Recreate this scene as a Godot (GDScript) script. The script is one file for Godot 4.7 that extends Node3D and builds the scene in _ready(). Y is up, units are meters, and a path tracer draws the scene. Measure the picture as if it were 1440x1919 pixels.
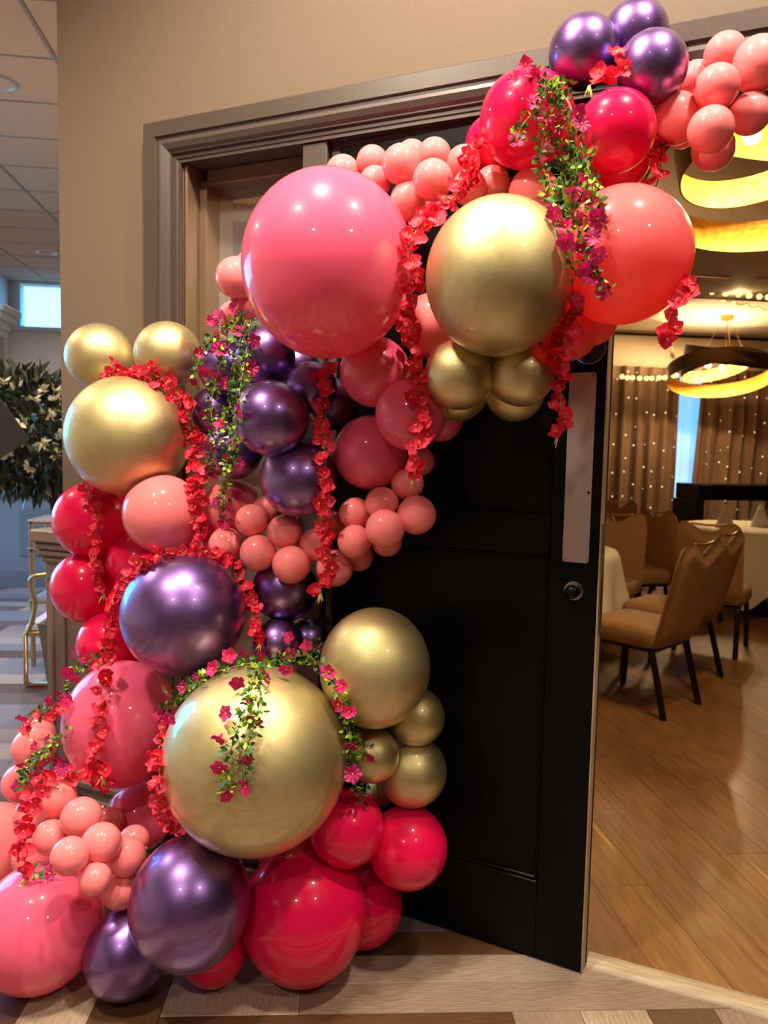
extends Node3D

const TURN := -PI / 6.0
var DOORWALL := Transform3D(Basis(Vector3.UP, TURN), Vector3(0.7836, 0, -1.8058))   # x along the doorway wall, z out of it into the lobby
var OUT := Vector3(-0.5, 0, 0.8660254)
var M := {}
var taken := {}
var boxes := {}
var rng := RandomNumberGenerator.new()
var balloon_body: ArrayMesh
var balloon_knot: ArrayMesh
var florets: Array[ArrayMesh] = []
var trumpets: Array[ArrayMesh] = []
var chair0: Node3D

# ---------------------------------------------------------------- helpers
func numbered(called: String) -> String:
	if not taken.has(called):
		taken[called] = 0
		return called
	taken[called] += 1
	return "%s_%03d" % [called, taken[called]]

func tag(o: Node3D, label := "", category := "", group := "", kind := "") -> Node3D:
	for k in [["label", label], ["category", category], ["group", group], ["kind", kind]]:
		if k[1] != "":
			o.set_meta(k[0], k[1])
	return o

func thing(called: String, label: String, category: String, at := Transform3D(), group := "") -> Node3D:
	var o := Node3D.new()
	o.name = numbered(called)
	add_child(o)
	o.transform = at
	tag(o, label, category, group)
	return o

func part(called: String, m: Mesh, material: Material, parent: Node3D, at := Transform3D()) -> MeshInstance3D:
	var o := MeshInstance3D.new()
	o.mesh = m
	if material:
		o.material_override = material
	o.name = called
	parent.add_child(o, true)
	o.transform = at
	return o

func single(called: String, m: Mesh, material: Material, label: String, category: String, at := Transform3D(), group := "") -> MeshInstance3D:
	var o := part(numbered(called), m, material, self, at)
	tag(o, label, category, group)
	return o

func structure(called: String, label: String, m: Mesh = null, material: Material = null, at := Transform3D()) -> Node3D:
	var o: Node3D
	if m:
		o = part(called, m, material, self, at)
	else:
		o = Node3D.new()
		o.name = called
		add_child(o)
		o.transform = at
	tag(o, label, called.get_slice("_", 0), "", "structure")
	return o

func begin() -> SurfaceTool:
	var st := SurfaceTool.new()
	st.begin(Mesh.PRIMITIVE_TRIANGLES)
	return st

func flat(st: SurfaceTool, a: Vector3, b: Vector3, c: Vector3, o: Vector3) -> void:
	if (b - a).cross(c - a).dot(o) > 0.0:
		var k := b
		b = c
		c = k
	st.set_normal(o.normalized())
	st.add_vertex(a)
	st.add_vertex(b)
	st.add_vertex(c)

func quad(st: SurfaceTool, a: Vector3, b: Vector3, c: Vector3, d: Vector3, o: Vector3) -> void:
	flat(st, a, b, c, o)
	flat(st, a, c, d, o)

func add_box(st: SurfaceTool, size: Vector3, at := Transform3D(), e := 0.003) -> void:
	var h := size / 2.0
	e = minf(e, minf(h.x, minf(h.y, h.z)) * 0.6)
	var v := {}
	for sx in [-1, 1]:
		for sy in [-1, 1]:
			for sz in [-1, 1]:
				var s := Vector3(sx, sy, sz)
				v[[sx, sy, sz, 0]] = at * (s * Vector3(h.x, h.y - e, h.z - e))
				v[[sx, sy, sz, 1]] = at * (s * Vector3(h.x - e, h.y, h.z - e))
				v[[sx, sy, sz, 2]] = at * (s * Vector3(h.x - e, h.y - e, h.z))
				flat(st, v[[sx, sy, sz, 0]], v[[sx, sy, sz, 1]], v[[sx, sy, sz, 2]], at.basis * s)
	for s in [-1, 1]:
		quad(st, v[[s, -1, -1, 0]], v[[s, 1, -1, 0]], v[[s, 1, 1, 0]], v[[s, -1, 1, 0]], at.basis * Vector3(s, 0, 0))
		quad(st, v[[-1, s, -1, 1]], v[[1, s, -1, 1]], v[[1, s, 1, 1]], v[[-1, s, 1, 1]], at.basis * Vector3(0, s, 0))
		quad(st, v[[-1, -1, s, 2]], v[[1, -1, s, 2]], v[[1, 1, s, 2]], v[[-1, 1, s, 2]], at.basis * Vector3(0, 0, s))
		for t in [-1, 1]:
			quad(st, v[[s, t, -1, 0]], v[[s, t, 1, 0]], v[[s, t, 1, 1]], v[[s, t, -1, 1]], at.basis * Vector3(s, t, 0))
			quad(st, v[[s, -1, t, 0]], v[[s, 1, t, 0]], v[[s, 1, t, 2]], v[[s, -1, t, 2]], at.basis * Vector3(s, 0, t))
			quad(st, v[[-1, s, t, 1]], v[[1, s, t, 1]], v[[1, s, t, 2]], v[[-1, s, t, 2]], at.basis * Vector3(0, s, t))

func box(x: float, y: float, z: float, e := 0.003) -> ArrayMesh:
	var key := [x, y, z, e]
	if not boxes.has(key):
		var st := begin()
		add_box(st, Vector3(x, y, z), Transform3D(), e)
		boxes[key] = st.commit()
	return boxes[key]

func span(st: SurfaceTool, a: Vector3, b: Vector3, e := 0.003) -> void:      # a box between two corners
	add_box(st, (b - a).abs(), Transform3D(Basis(), (a + b) / 2.0), e)

func spanned(a: Vector3, b: Vector3, e := 0.003) -> ArrayMesh:
	var st := begin()
	span(st, a, b, e)
	return st.commit()

func grid(st: SurfaceTool, rows: Array, closed := false, group := 0) -> void:   # a smooth sheet through rows of points
	st.set_smooth_group(group)
	for i in rows.size() - 1:
		var n: int = rows[i].size()
		for j in (n if closed else n - 1):
			var a: Vector3 = rows[i][j]
			var b: Vector3 = rows[i][(j + 1) % n]
			var c: Vector3 = rows[i + 1][(j + 1) % n]
			var d: Vector3 = rows[i + 1][j]
			for p in [a, b, c, a, c, d]:
				st.add_vertex(p)

func smooth(st: SurfaceTool) -> ArrayMesh:
	st.generate_normals()
	st.index()
	return st.commit()

func lathe_rows(profile: Array, seg: int, at := Transform3D()) -> Array:
	var rows := []
	for p in profile:
		var row := []
		for k in seg:
			var a := TAU * k / seg
			row.append(at * Vector3(p.x * cos(a), p.y, p.x * sin(a)))
		rows.append(row)
	return rows

func lathe(profile: Array, seg := 24) -> ArrayMesh:
	var st := begin()
	grid(st, lathe_rows(profile, seg), true)
	return smooth(st)

func turned(profile: Array, seg := 24) -> ArrayMesh:    # a lathed shape whose profile corners stay sharp
	var st := begin()
	for i in profile.size() - 1:
		grid(st, lathe_rows([profile[i], profile[i + 1]], seg), true, i + 1)
	return smooth(st)

func add_tube(st: SurfaceTool, pts: Array, r: float, seg := 8, r2 := -1.0) -> void:
	var rows := []
	var side := Vector3.ZERO
	for i in pts.size():
		var d: Vector3 = (pts[mini(i + 1, pts.size() - 1)] - pts[maxi(i - 1, 0)]).normalized()
		if side == Vector3.ZERO:
			side = d.cross(Vector3.UP if absf(d.y) < 0.9 else Vector3.RIGHT).normalized()
		side = (side - d * side.dot(d)).normalized()
		var up := d.cross(side)
		var rr := r if r2 < 0.0 else lerpf(r, r2, float(i) / (pts.size() - 1))
		var row := []
		for k in seg:
			var a := TAU * k / seg
			row.append(pts[i] + (side * cos(a) + up * sin(a)) * rr)
		rows.append(row)
	var first := []
	var last := []
	for k in seg:
		first.append(pts[0])
		last.append(pts[-1])
	rows.push_front(first)
	rows.append(last)
	grid(st, rows, true)

func tube(pts: Array, r: float, seg := 8, r2 := -1.0) -> ArrayMesh:
	var st := begin()
	add_tube(st, pts, r, seg, r2)
	return smooth(st)

func bent(pts: Array, steps := 6) -> Array:     # a smooth run through points
	var out := []
	for i in pts.size() - 1:
		var a: Vector3 = pts[maxi(i - 1, 0)]
		var d: Vector3 = pts[mini(i + 2, pts.size() - 1)]
		for k in steps:
			out.append(pts[i].cubic_interpolate(pts[i + 1], a, d, float(k) / steps))
	out.append(pts[-1])
	return out

func slab(poly: PackedVector2Array, y0: float, y1: float, e := 0.0, uv_turn := 0.0, uv_off := Vector2.ZERO) -> ArrayMesh:   # a flat piece with outline x, z
	var st := begin()
	var top := poly
	if e > 0.0:
		var inner := Geometry2D.offset_polygon(poly, -e, Geometry2D.JOIN_MITER)
		if inner.size() == 1 and inner[0].size() == poly.size():
			var o: PackedVector2Array = inner[0]
			if Geometry2D.is_polygon_clockwise(o) != Geometry2D.is_polygon_clockwise(poly):
				o.reverse()
			var best := 0
			for k in o.size():
				if o[k].distance_to(poly[0]) < o[best].distance_to(poly[0]):
					best = k
			top = o.slice(best) + o.slice(0, best)
		else:
			e = 0.0
	var ids := Geometry2D.triangulate_polygon(top)
	for i in range(0, ids.size(), 3):
		var t := [top[ids[i]], top[ids[i + 1]], top[ids[i + 2]]]
		var v := []
		for p in t:
			v.append(Vector3(p.x, y1, p.y))
		if (v[1] - v[0]).cross(v[2] - v[0]).y > 0.0:
			t.reverse()
			v.reverse()
		for k in 3:
			st.set_normal(Vector3.UP)
			st.set_uv(t[k].rotated(uv_turn) + uv_off)
			st.add_vertex(v[k])
	var mid := Vector2.ZERO
	for p in poly:
		mid += p / poly.size()
	for i in poly.size():
		var j := (i + 1) % poly.size()
		var n2 := (poly[j] - poly[i]).orthogonal()
		if n2.dot((poly[i] + poly[j]) / 2.0 - mid) < 0.0:
			n2 = -n2
		var n := Vector3(n2.x, 0, n2.y).normalized()
		st.set_uv(poly[i].rotated(uv_turn) + uv_off)
		quad(st, Vector3(poly[i].x, y0, poly[i].y), Vector3(poly[j].x, y0, poly[j].y), Vector3(poly[j].x, y1 - e, poly[j].y), Vector3(poly[i].x, y1 - e, poly[i].y), n)
		if e > 0.0:
			quad(st, Vector3(poly[i].x, y1 - e, poly[i].y), Vector3(poly[j].x, y1 - e, poly[j].y), Vector3(top[j].x, y1, top[j].y), Vector3(top[i].x, y1, top[i].y), n + Vector3.UP)
	return st.commit()

func mat(color: Color, rough := 0.6, metal := 0.0, spec := 0.5) -> StandardMaterial3D:
	var m := StandardMaterial3D.new()
	m.albedo_color = color
	m.roughness = rough
	m.metallic = metal
	m.metallic_specular = spec
	m.cull_mode = BaseMaterial3D.CULL_DISABLED
	return m

func coat(m: StandardMaterial3D, amount: float, rough: float) -> StandardMaterial3D:
	m.clearcoat_enabled = true
	m.clearcoat = amount
	m.clearcoat_roughness = rough
	return m

func glow(color: Color, energy: float) -> StandardMaterial3D:
	var m := mat(color, 0.5)
	m.emission_enabled = true
	m.emission = color
	m.emission_energy_multiplier = energy
	return m

func noise(freq: float, octaves: int, a: Color, b: Color, size := 512, seed_at := 3) -> NoiseTexture2D:
	var f := FastNoiseLite.new()
	f.noise_type = FastNoiseLite.TYPE_SIMPLEX
	f.seed = seed_at
	f.frequency = freq
	f.fractal_octaves = octaves
	var g := Gradient.new()
	g.set_color(0, a)
	g.set_color(1, b)
	var t := NoiseTexture2D.new()
	t.width = size
	t.height = size
	t.seamless = true
	t.noise = f
	t.color_ramp = g
	return t

func grainy(m: StandardMaterial3D, tex: Texture2D, scale: Vector3, relief := 0.0, world := false) -> StandardMaterial3D:
	m.albedo_texture = tex
	m.uv1_triplanar = true
	m.uv1_world_triplanar = world
	m.uv1_scale = scale
	if relief > 0.0:
		m.heightmap_enabled = true
		m.heightmap_texture = tex
		m.heightmap_scale = relief
	return m

func sphere(r: float, seg := 16) -> ArrayMesh:
	var prof := []
	for i in seg / 2 + 1:
		var t := PI * i / (seg / 2)
		prof.append(Vector2(sin(t) * r, cos(t) * r))
	return lathe(prof, seg)

func lamp_light(energy: float, color: Color, size: float, at: Vector3, called := "lamp_glow", cone := 0.0, soft := 0.6) -> Light3D:
	var l: Light3D
	if cone > 0.0:
		l = SpotLight3D.new()
		l.spot_angle = cone
		l.spot_angle_attenuation = soft
		l.spot_range = 14.0
		l.spot_attenuation = 2.0
		l.rotation.x = -PI / 2
	else:
		l = OmniLight3D.new()
		l.omni_range = 16.0
		l.omni_attenuation = 2.0
	l.light_energy = energy
	l.light_color = color
	l.light_size = size
	l.shadow_enabled = true
	l.name = called
	add_child(l, true)
	l.position = at
	return l

# ---------------------------------------------------------------- the look of things
func materials() -> void:
	var grain := noise(0.014, 6, Color(0.74, 0.71, 0.68), Color(1, 1, 1), 512, 11)
	var fine := noise(0.05, 4, Color(0.95, 0.95, 0.95), Color(1, 1, 1), 256, 5)
	var weave := noise(0.22, 2, Color(0.8, 0.8, 0.8), Color(1, 1, 1), 256, 8)
	M.wall = grainy(mat(Color(0.445, 0.37, 0.30), 0.75), fine, Vector3(9, 9, 9), 0.02)
	M.lobby_wall = mat(Color(0.82, 0.80, 0.78), 0.8)
	M.dining_wall = mat(Color(0.74, 0.65, 0.55), 0.8)
	M.frame = grainy(coat(mat(Color(0.505, 0.435, 0.385), 0.42), 0.2, 0.25), fine, Vector3(6, 1.2, 6), 0.06)
	M.frame.albedo_color = Color(0.285, 0.24, 0.205)
	M.reveal = grainy(coat(mat(Color(0.44, 0.35, 0.26), 0.35), 0.4, 0.15), fine, Vector3(16, 0.7, 16))
	M.wainscot = grainy(mat(Color(0.46, 0.40, 0.355), 0.5), fine, Vector3(4, 2, 4), 0.04)
	M.door = grainy(mat(Color(0.04, 0.033, 0.031), 0.4, 0.0, 0.25), grain, Vector3(14, 0.8, 14), 0.02)
	M.door_edge = grainy(mat(Color(0.76, 0.65, 0.52), 0.5), grain, Vector3(14, 0.8, 14))
	M.seal = mat(Color(0.10, 0.09, 0.085), 0.6)
	M.steel = mat(Color(0.74, 0.67, 0.64), 0.5, 0.85)
	M.chrome = mat(Color(0.75, 0.72, 0.7), 0.22, 1.0)
	M.black = mat(Color(0.02, 0.02, 0.022), 0.3, 0.0, 0.3)
	M.blue_sign = mat(Color(0.10, 0.12, 0.30), 0.4)
	M.white_line = mat(Color(0.75, 0.78, 0.85), 0.5)
	M.threshold = grainy(mat(Color(0.80, 0.73, 0.62), 0.45), grain, Vector3(0.7, 14, 14))
	for k in [["light", Color(0.636, 0.563, 0.490)], ["pinkish", Color(0.602, 0.516, 0.447)], ["pale", Color(0.705, 0.628, 0.542)], ["brown", Color(0.387, 0.267, 0.163)], ["dark", Color(0.310, 0.215, 0.138)], ["taupe", Color(0.430, 0.361, 0.310)], ["grey", Color(0.533, 0.507, 0.499)]]:
		var m := mat(k[1], 0.42)
		m.albedo_texture = grain
		m.uv1_scale = Vector3(1.6, 26, 1)
		m.heightmap_enabled = true
		m.heightmap_texture = grain
		m.heightmap_scale = 0.04
		M["plank_" + k[0]] = m
	var oak := noise(0.008, 6, Color(0.78, 0.73, 0.67), Color(1, 0.98, 0.95), 512, 17)
	for k in 4:
		var m := coat(mat([Color(0.60, 0.435, 0.25), Color(0.565, 0.405, 0.235), Color(0.55, 0.395, 0.235), Color(0.80, 0.62, 0.38)][k], 0.42), 0.35, 0.22)
		m.albedo_texture = oak
		m.uv1_scale = Vector3(0.8, 6, 1)
		m.heightmap_enabled = true
		m.heightmap_texture = oak
		m.heightmap_scale = 0.06
		M["oak_%d" % k] = m
	M.tile = grainy(mat(Color(0.86, 0.74, 0.64), 0.9), fine, Vector3(5, 5, 5), 0.05)
	M.tile_bar = mat(Color(0.62, 0.58, 0.55), 0.6)
	M.white_paint = mat(Color(0.80, 0.79, 0.77), 0.55)
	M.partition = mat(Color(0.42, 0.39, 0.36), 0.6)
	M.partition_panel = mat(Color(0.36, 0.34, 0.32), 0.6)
	M.side_wall = mat(Color(0.86, 0.76, 0.62), 0.8)
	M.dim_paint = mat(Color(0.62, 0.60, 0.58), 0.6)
	M.dining_ceiling = mat(Color(0.86, 0.79, 0.68), 0.85)
	M.slot = mat(Color(0.85, 0.7, 0.4), 0.3, 1.0)
	# balloons
	var pearl := noise(0.01, 3, Color(0.93, 0.93, 0.93), Color(1, 1, 1), 256, 33)
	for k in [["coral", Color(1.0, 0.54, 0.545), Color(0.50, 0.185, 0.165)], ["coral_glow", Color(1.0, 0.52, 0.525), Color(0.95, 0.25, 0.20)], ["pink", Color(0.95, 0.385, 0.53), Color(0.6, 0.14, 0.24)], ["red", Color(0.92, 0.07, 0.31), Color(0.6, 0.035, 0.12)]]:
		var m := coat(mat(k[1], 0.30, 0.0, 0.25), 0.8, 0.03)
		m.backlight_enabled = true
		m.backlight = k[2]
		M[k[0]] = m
	M.gold = grainy(coat(mat(Color(0.84, 0.78, 0.56), 0.52, 1.0), 0.8, 0.04), pearl, Vector3(2, 2, 2))
	M.purple = grainy(coat(mat(Color(0.55, 0.415, 0.69), 0.36, 1.0), 0.8, 0.04), pearl, Vector3(2, 2, 2))
	# flowers
	M.petal_red = mat(Color(0.87, 0.085, 0.24), 0.6)
	M.petal_coral = mat(Color(0.95, 0.22, 0.35), 0.6)
	M.petal_magenta = mat(Color(0.80, 0.09, 0.40), 0.6)
	M.petal_violet = mat(Color(0.66, 0.07, 0.36), 0.6)
	for k in ["petal_red", "petal_coral", "petal_magenta", "petal_violet"]:
		M[k].backlight_enabled = true
		M[k].backlight = M[k].albedo_color.darkened(0.35)
	M.stamen = mat(Color(0.95, 0.80, 0.45), 0.6)
	M.yellow = mat(Color(0.95, 0.72, 0.10), 0.6)
	M.stem = mat(Color(0.52, 0.55, 0.28), 0.6)
	M.leaf = mat(Color(0.22, 0.42, 0.15), 0.5)
	M.leaf_lime = mat(Color(0.62, 0.72, 0.16), 0.5)
	# dining room
	M.cloth = grainy(mat(Color(0.92, 0.87, 0.78), 0.85), weave, Vector3(9, 9, 9), 0.02)
	M.upholstery = grainy(mat(Color(0.64, 0.46, 0.27), 0.75), weave, Vector3(14, 14, 14), 0.03)
	M.upholstery.rim_enabled = true
	M.upholstery.rim = 0.25
	M.upholstery.rim_tint = 0.6
	M.leg = mat(Color(0.10, 0.06, 0.045), 0.35, 0.4)
	M.brass = mat(Color(0.86, 0.70, 0.42), 0.25, 1.0)
	M.curtain = grainy(mat(Color(0.50, 0.375, 0.285), 0.85), weave, Vector3(12, 4, 12))
	M.voile = mat(Color(0.93, 0.95, 0.98), 0.9)
	M.voile.backlight_enabled = true
	M.voile.backlight = Color(0.9, 0.9, 0.9)
	M.fairy = glow(Color(1, 0.93, 0.78), 0.8)
	M.festoon = glow(Color(1, 0.93, 0.62), 1.3)
	M.wire = mat(Color(0.12, 0.1, 0.08), 0.6)
	M.gold_leaf = grainy(mat(Color(0.90, 0.70, 0.26), 0.45, 0.6), noise(0.03, 4, Color(0.72, 0.62, 0.45), Color(1, 1, 1), 256, 41), Vector3(3, 3, 3))
	M.bronze = mat(Color(0.36, 0.25, 0.11), 0.4, 0.7)
	M.bulb = glow(Color(1, 0.86, 0.58), 6.0)
	M.canopy = mat(Color(0.85, 0.62, 0.3), 0.35, 0.8)
	M.napkin = mat(Color(0.78, 0.74, 0.76), 0.8)
	M.glass = mat(Color(0.95, 0.97, 1, 0.08), 0.03)
	M.glass.transparency = BaseMaterial3D.TRANSPARENCY_ALPHA
	# lobby
	M.gold_frame = mat(Color(0.74, 0.62, 0.42), 0.35, 0.9)
	M.shelf_glass = mat(Color(0.75, 0.85, 0.95, 0.35), 0.05)
	M.shelf_glass.transparency = BaseMaterial3D.TRANSPARENCY_ALPHA
	M.planter = grainy(mat(Color(0.42, 0.40, 0.36), 0.5), fine, Vector3(4, 4, 4))
	M.bark = grainy(mat(Color(0.26, 0.18, 0.13), 0.85), grain, Vector3(14, 2, 14), 0.2)
	M.bay = mat(Color(0.17, 0.21, 0.12), 0.4)
	M.bay_pale = mat(Color(0.30, 0.31, 0.17), 0.5)
	M.bract = mat(Color(0.90, 0.88, 0.76), 0.6)
	M.board = mat(Color(0.10, 0.095, 0.09), 0.35)
	M.downlight = glow(Color(1, 0.95, 0.86), 2.2)
	M.downlight_rim = mat(Color(0.80, 0.80, 0.80), 0.3, 0.6)

func _ready() -> void:
	rng.seed = 20240
	# camera, sky, exposure, lamps
	var cam := Camera3D.new()
	cam.name = "camera"
	add_child(cam)
	cam.transform = Transform3D(Basis(Vector3(0.992103, 0.020878, 0.123676), Vector3(-0.010946, 0.996699, -0.080448), Vector3(-0.124947, 0.078459, 0.989056)), Vector3(0, 1.35, 0))
	cam.keep_aspect = Camera3D.KEEP_HEIGHT
	cam.near = 0.05
	cam.far = 60.0
	var lens := CameraAttributesPhysical.new()
	lens.frustum_focal_length = 17.51
	lens.frustum_focus_distance = 1.85
	lens.frustum_near = 0.05
	lens.frustum_far = 60.0
	lens.exposure_aperture = 2.8
	cam.attributes = lens
	cam.current = true
	var env := Environment.new()
	env.background_mode = Environment.BG_SKY
	var sky := Sky.new()
	var air := ProceduralSkyMaterial.new()
	air.sky_top_color = Color(0.24, 0.58, 0.95)
	air.sky_horizon_color = Color(0.34, 0.75, 0.96)
	air.ground_horizon_color = Color(0.50, 0.70, 0.82)
	air.ground_bottom_color = Color(0.35, 0.42, 0.45)
	air.sky_energy_multiplier = 3.3
	air.ground_energy_multiplier = 2.0
	sky.sky_material = air
	env.sky = sky
	env.tonemap_mode = Environment.TONE_MAPPER_LINEAR
	env.tonemap_exposure = 1.0
	env.sdfgi_enabled = true
	env.ssao_enabled = true
	env.ssil_enabled = true
	var we := WorldEnvironment.new()
	we.name = "world_environment"
	we.environment = env
	add_child(we)
	materials()
	lobby_lights()
	shell()
	doorway()
	floors()
	lobby_ceiling()
	lobby_end()
	dining_room()
	balloon_shapes()
	balloons()
	flower_shapes()
	garlands()

# ---------------------------------------------------------------- lobby lamps
func downlight(x: float, z: float, energy: float, cone: float, color: Color, label: String, size := 0.10, soft := 0.7) -> void:
	var t := thing("downlight", label, "ceiling light", Transform3D(Basis(), Vector3(x, 3.6, z)), "recessed lobby downlights")
	part("rim", turned([Vector2(0.085, 0.0), Vector2(0.10, -0.012), Vector2(0.12, -0.01), Vector2(0.122, 0.0)], 32), M.downlight_rim, t)
	part("reflector", lathe([Vector2(0.085, 0.0), Vector2(0.075, 0.006), Vector2(0.05, 0.010)], 32), M.chrome, t)
	part("lamp", turned([Vector2(0.0, 0.009), Vector2(0.055, 0.009), Vector2(0.055, 0.012)], 24), M.downlight, t)
	if energy > 0.0:
		lamp_light(energy, color, size, Vector3(x, 3.575, z), "downlight_glow", cone, soft)

func lobby_lights() -> void:
	var warm := Color(1, 0.935, 0.845)
	downlight(0.95, -0.85, 7.5, 76.0, warm, "recessed ceiling downlight above the right side of the arch")
	downlight(-1.15, -0.85, 8.0, 76.0, warm, "recessed ceiling downlight above the left side of the arch")
	downlight(-0.15, -1.30, 8.5, 76.0, warm, "recessed ceiling downlight above the middle of the arch")
	downlight(1.6, 1.2, 4.5, 76.0, warm, "recessed ceiling downlight behind the viewer on the right")
	downlight(-1.2, 1.4, 4.5, 76.0, warm, "recessed ceiling downlight behind the viewer on the left")
	downlight(-1.83, -5.11, 7.0, 76.0, warm, "nearer recessed downlight in the tiled lobby ceiling, cut by the left picture edge")
	downlight(-2.84, -9.31, 3.0, 76.0, warm, "farther lit recessed downlight in the tiled lobby ceiling, above the small window")
	downlight(-2.84, -3.31, 7.0, 76.0, warm, "recessed downlight in the tiled lobby ceiling out of the frame at the left")

# ---------------------------------------------------------------- walls
func on_wall(a: Vector3, b: Vector3, e := 0.003) -> ArrayMesh:
	return spanned(a, b, e)

func shell() -> void:
	var front := CSGBox3D.new()
	front.name = "wall_front"
	front.size = Vector3(8.56, 3.62, 0.22)
	front.material = M.wall
	add_child(front)
	front.transform = DOORWALL * Transform3D(Basis(), Vector3(2.47, 1.81, -0.11))
	tag(front, "tan painted lobby wall round the doorway behind the balloons", "wall", "", "structure")
	var hole := CSGBox3D.new()
	hole.name = "opening"
	hole.operation = CSGShape3D.OPERATION_SUBTRACTION
	hole.size = Vector3(2.84, 2.60, 0.6)
	hole.material = M.wall
	front.add_child(hole)
	hole.position = Vector3(-2.47, 1.0 - 1.81, 0)
	var st := begin()
	st = begin()
	span(st, Vector3(-4.0, -0.1, -11.2), Vector3(-3.85, 3.8, -7.2))
	span(st, Vector3(-4.0, -0.1, -4.0), Vector3(-3.85, 3.8, 3.7))
	span(st, Vector3(-4.0, -0.1, -7.2), Vector3(-3.85, 0.4, -4.0))
	span(st, Vector3(-4.0, 2.9, -7.2), Vector3(-3.85, 3.8, -4.0))
	structure("wall_left", "pale lobby wall at the far left with a large window", st.commit(), M.lobby_wall)
	st = begin()
	span(st, Vector3(-3.85, -0.1, -11.2), Vector3(0.0, 2.98, -11.0))
	span(st, Vector3(-3.85, 3.58, -11.2), Vector3(0.0, 3.8, -11.0))
	span(st, Vector3(-3.85, 2.98, -11.2), Vector3(-3.72, 3.58, -11.0))
	span(st, Vector3(-2.5, 2.98, -11.2), Vector3(0.0, 3.58, -11.0))
	structure("wall_far", "far lobby wall below and beside the small high window", st.commit(), M.lobby_wall)
	structure("wall_back", "lobby wall behind the viewer", spanned(Vector3(-4.0, -0.1, 3.6), Vector3(6.8, 3.8, 3.75)), M.wall)
	structure("wall_right", "lobby and dining room side wall", spanned(Vector3(6.6, -0.1, -9.0), Vector3(6.75, 3.8, 3.7)), M.wall)
	structure("wall_partition", "dining room side wall seen through the sidelight glass", spanned(Vector3(-0.775, 0, -11.1), Vector3(-0.66, 3.62, -2.86)), M.side_wall)
	# windows
	var w := structure("window_1", "small bright high window at the end of the lobby")
	part("pane", spanned(Vector3(-3.72, 2.98, -11.11), Vector3(-2.5, 3.58, -11.105), 0.0005), M.glass, w)
	st = begin()
	span(st, Vector3(-3.80, 2.93, -11.0), Vector3(-2.45, 2.985, -10.93))
	span(st, Vector3(-3.78, 3.56, -11.0), Vector3(-2.45, 3.60, -10.96))
	span(st, Vector3(-3.78, 2.96, -11.0), Vector3(-3.70, 3.58, -10.97))
	span(st, Vector3(-2.52, 2.96, -11.0), Vector3(-2.45, 3.58, -10.97))
	part("window_frame", st.commit(), M.white_paint, w)
	w = structure("window_2", "tall lobby window at the left that lets daylight onto the floor")
	part("pane", spanned(Vector3(-3.935, 0.4, -7.2), Vector3(-3.93, 2.9, -4.0), 0.0005), M.glass, w)
	for k in 2:
		part("window_bar", spanned(Vector3(-3.96, 0.4, -6.13 + 1.07 * k - 0.03), Vector3(-3.88, 2.9, -6.13 + 1.07 * k + 0.03)), M.white_paint, w)

# ---------------------------------------------------------------- doorway
func sweep_architrave(profile: Array, s0: float, s1: float, top: float) -> ArrayMesh:
	var st := begin()
	for i in profile.size() - 1:
		var rows := []
		for p in [profile[i], profile[i + 1]]:
			rows.append([Vector3(s0 + p.x, 0, p.y), Vector3(s0 + p.x, top - p.x, p.y), Vector3(s1 - p.x, top - p.x, p.y), Vector3(s1 - p.x, 0, p.y)])
		for k in 3:
			var a: Vector3 = rows[0][k]
			var b: Vector3 = rows[0][k + 1]
			var c: Vector3 = rows[1][k + 1]
			var d: Vector3 = rows[1][k]
			var n := (b - a).cross(d - a)
			var side := Vector3(p_sign(k, profile[i], profile[i + 1]).x, p_sign(k, profile[i], profile[i + 1]).y, absf(profile[i + 1].x - profile[i].x))
			if n.dot(side) < 0.0:
				n = -n
			quad(st, a, b, c, d, n)
	return st.commit()

func p_sign(k: int, a: Vector2, b: Vector2) -> Vector2:
	var fall := a.y - b.y     # a fall towards the opening faces the opening
	return [Vector2(fall, 0), Vector2(0, -fall), Vector2(-fall, 0)][k]

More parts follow.
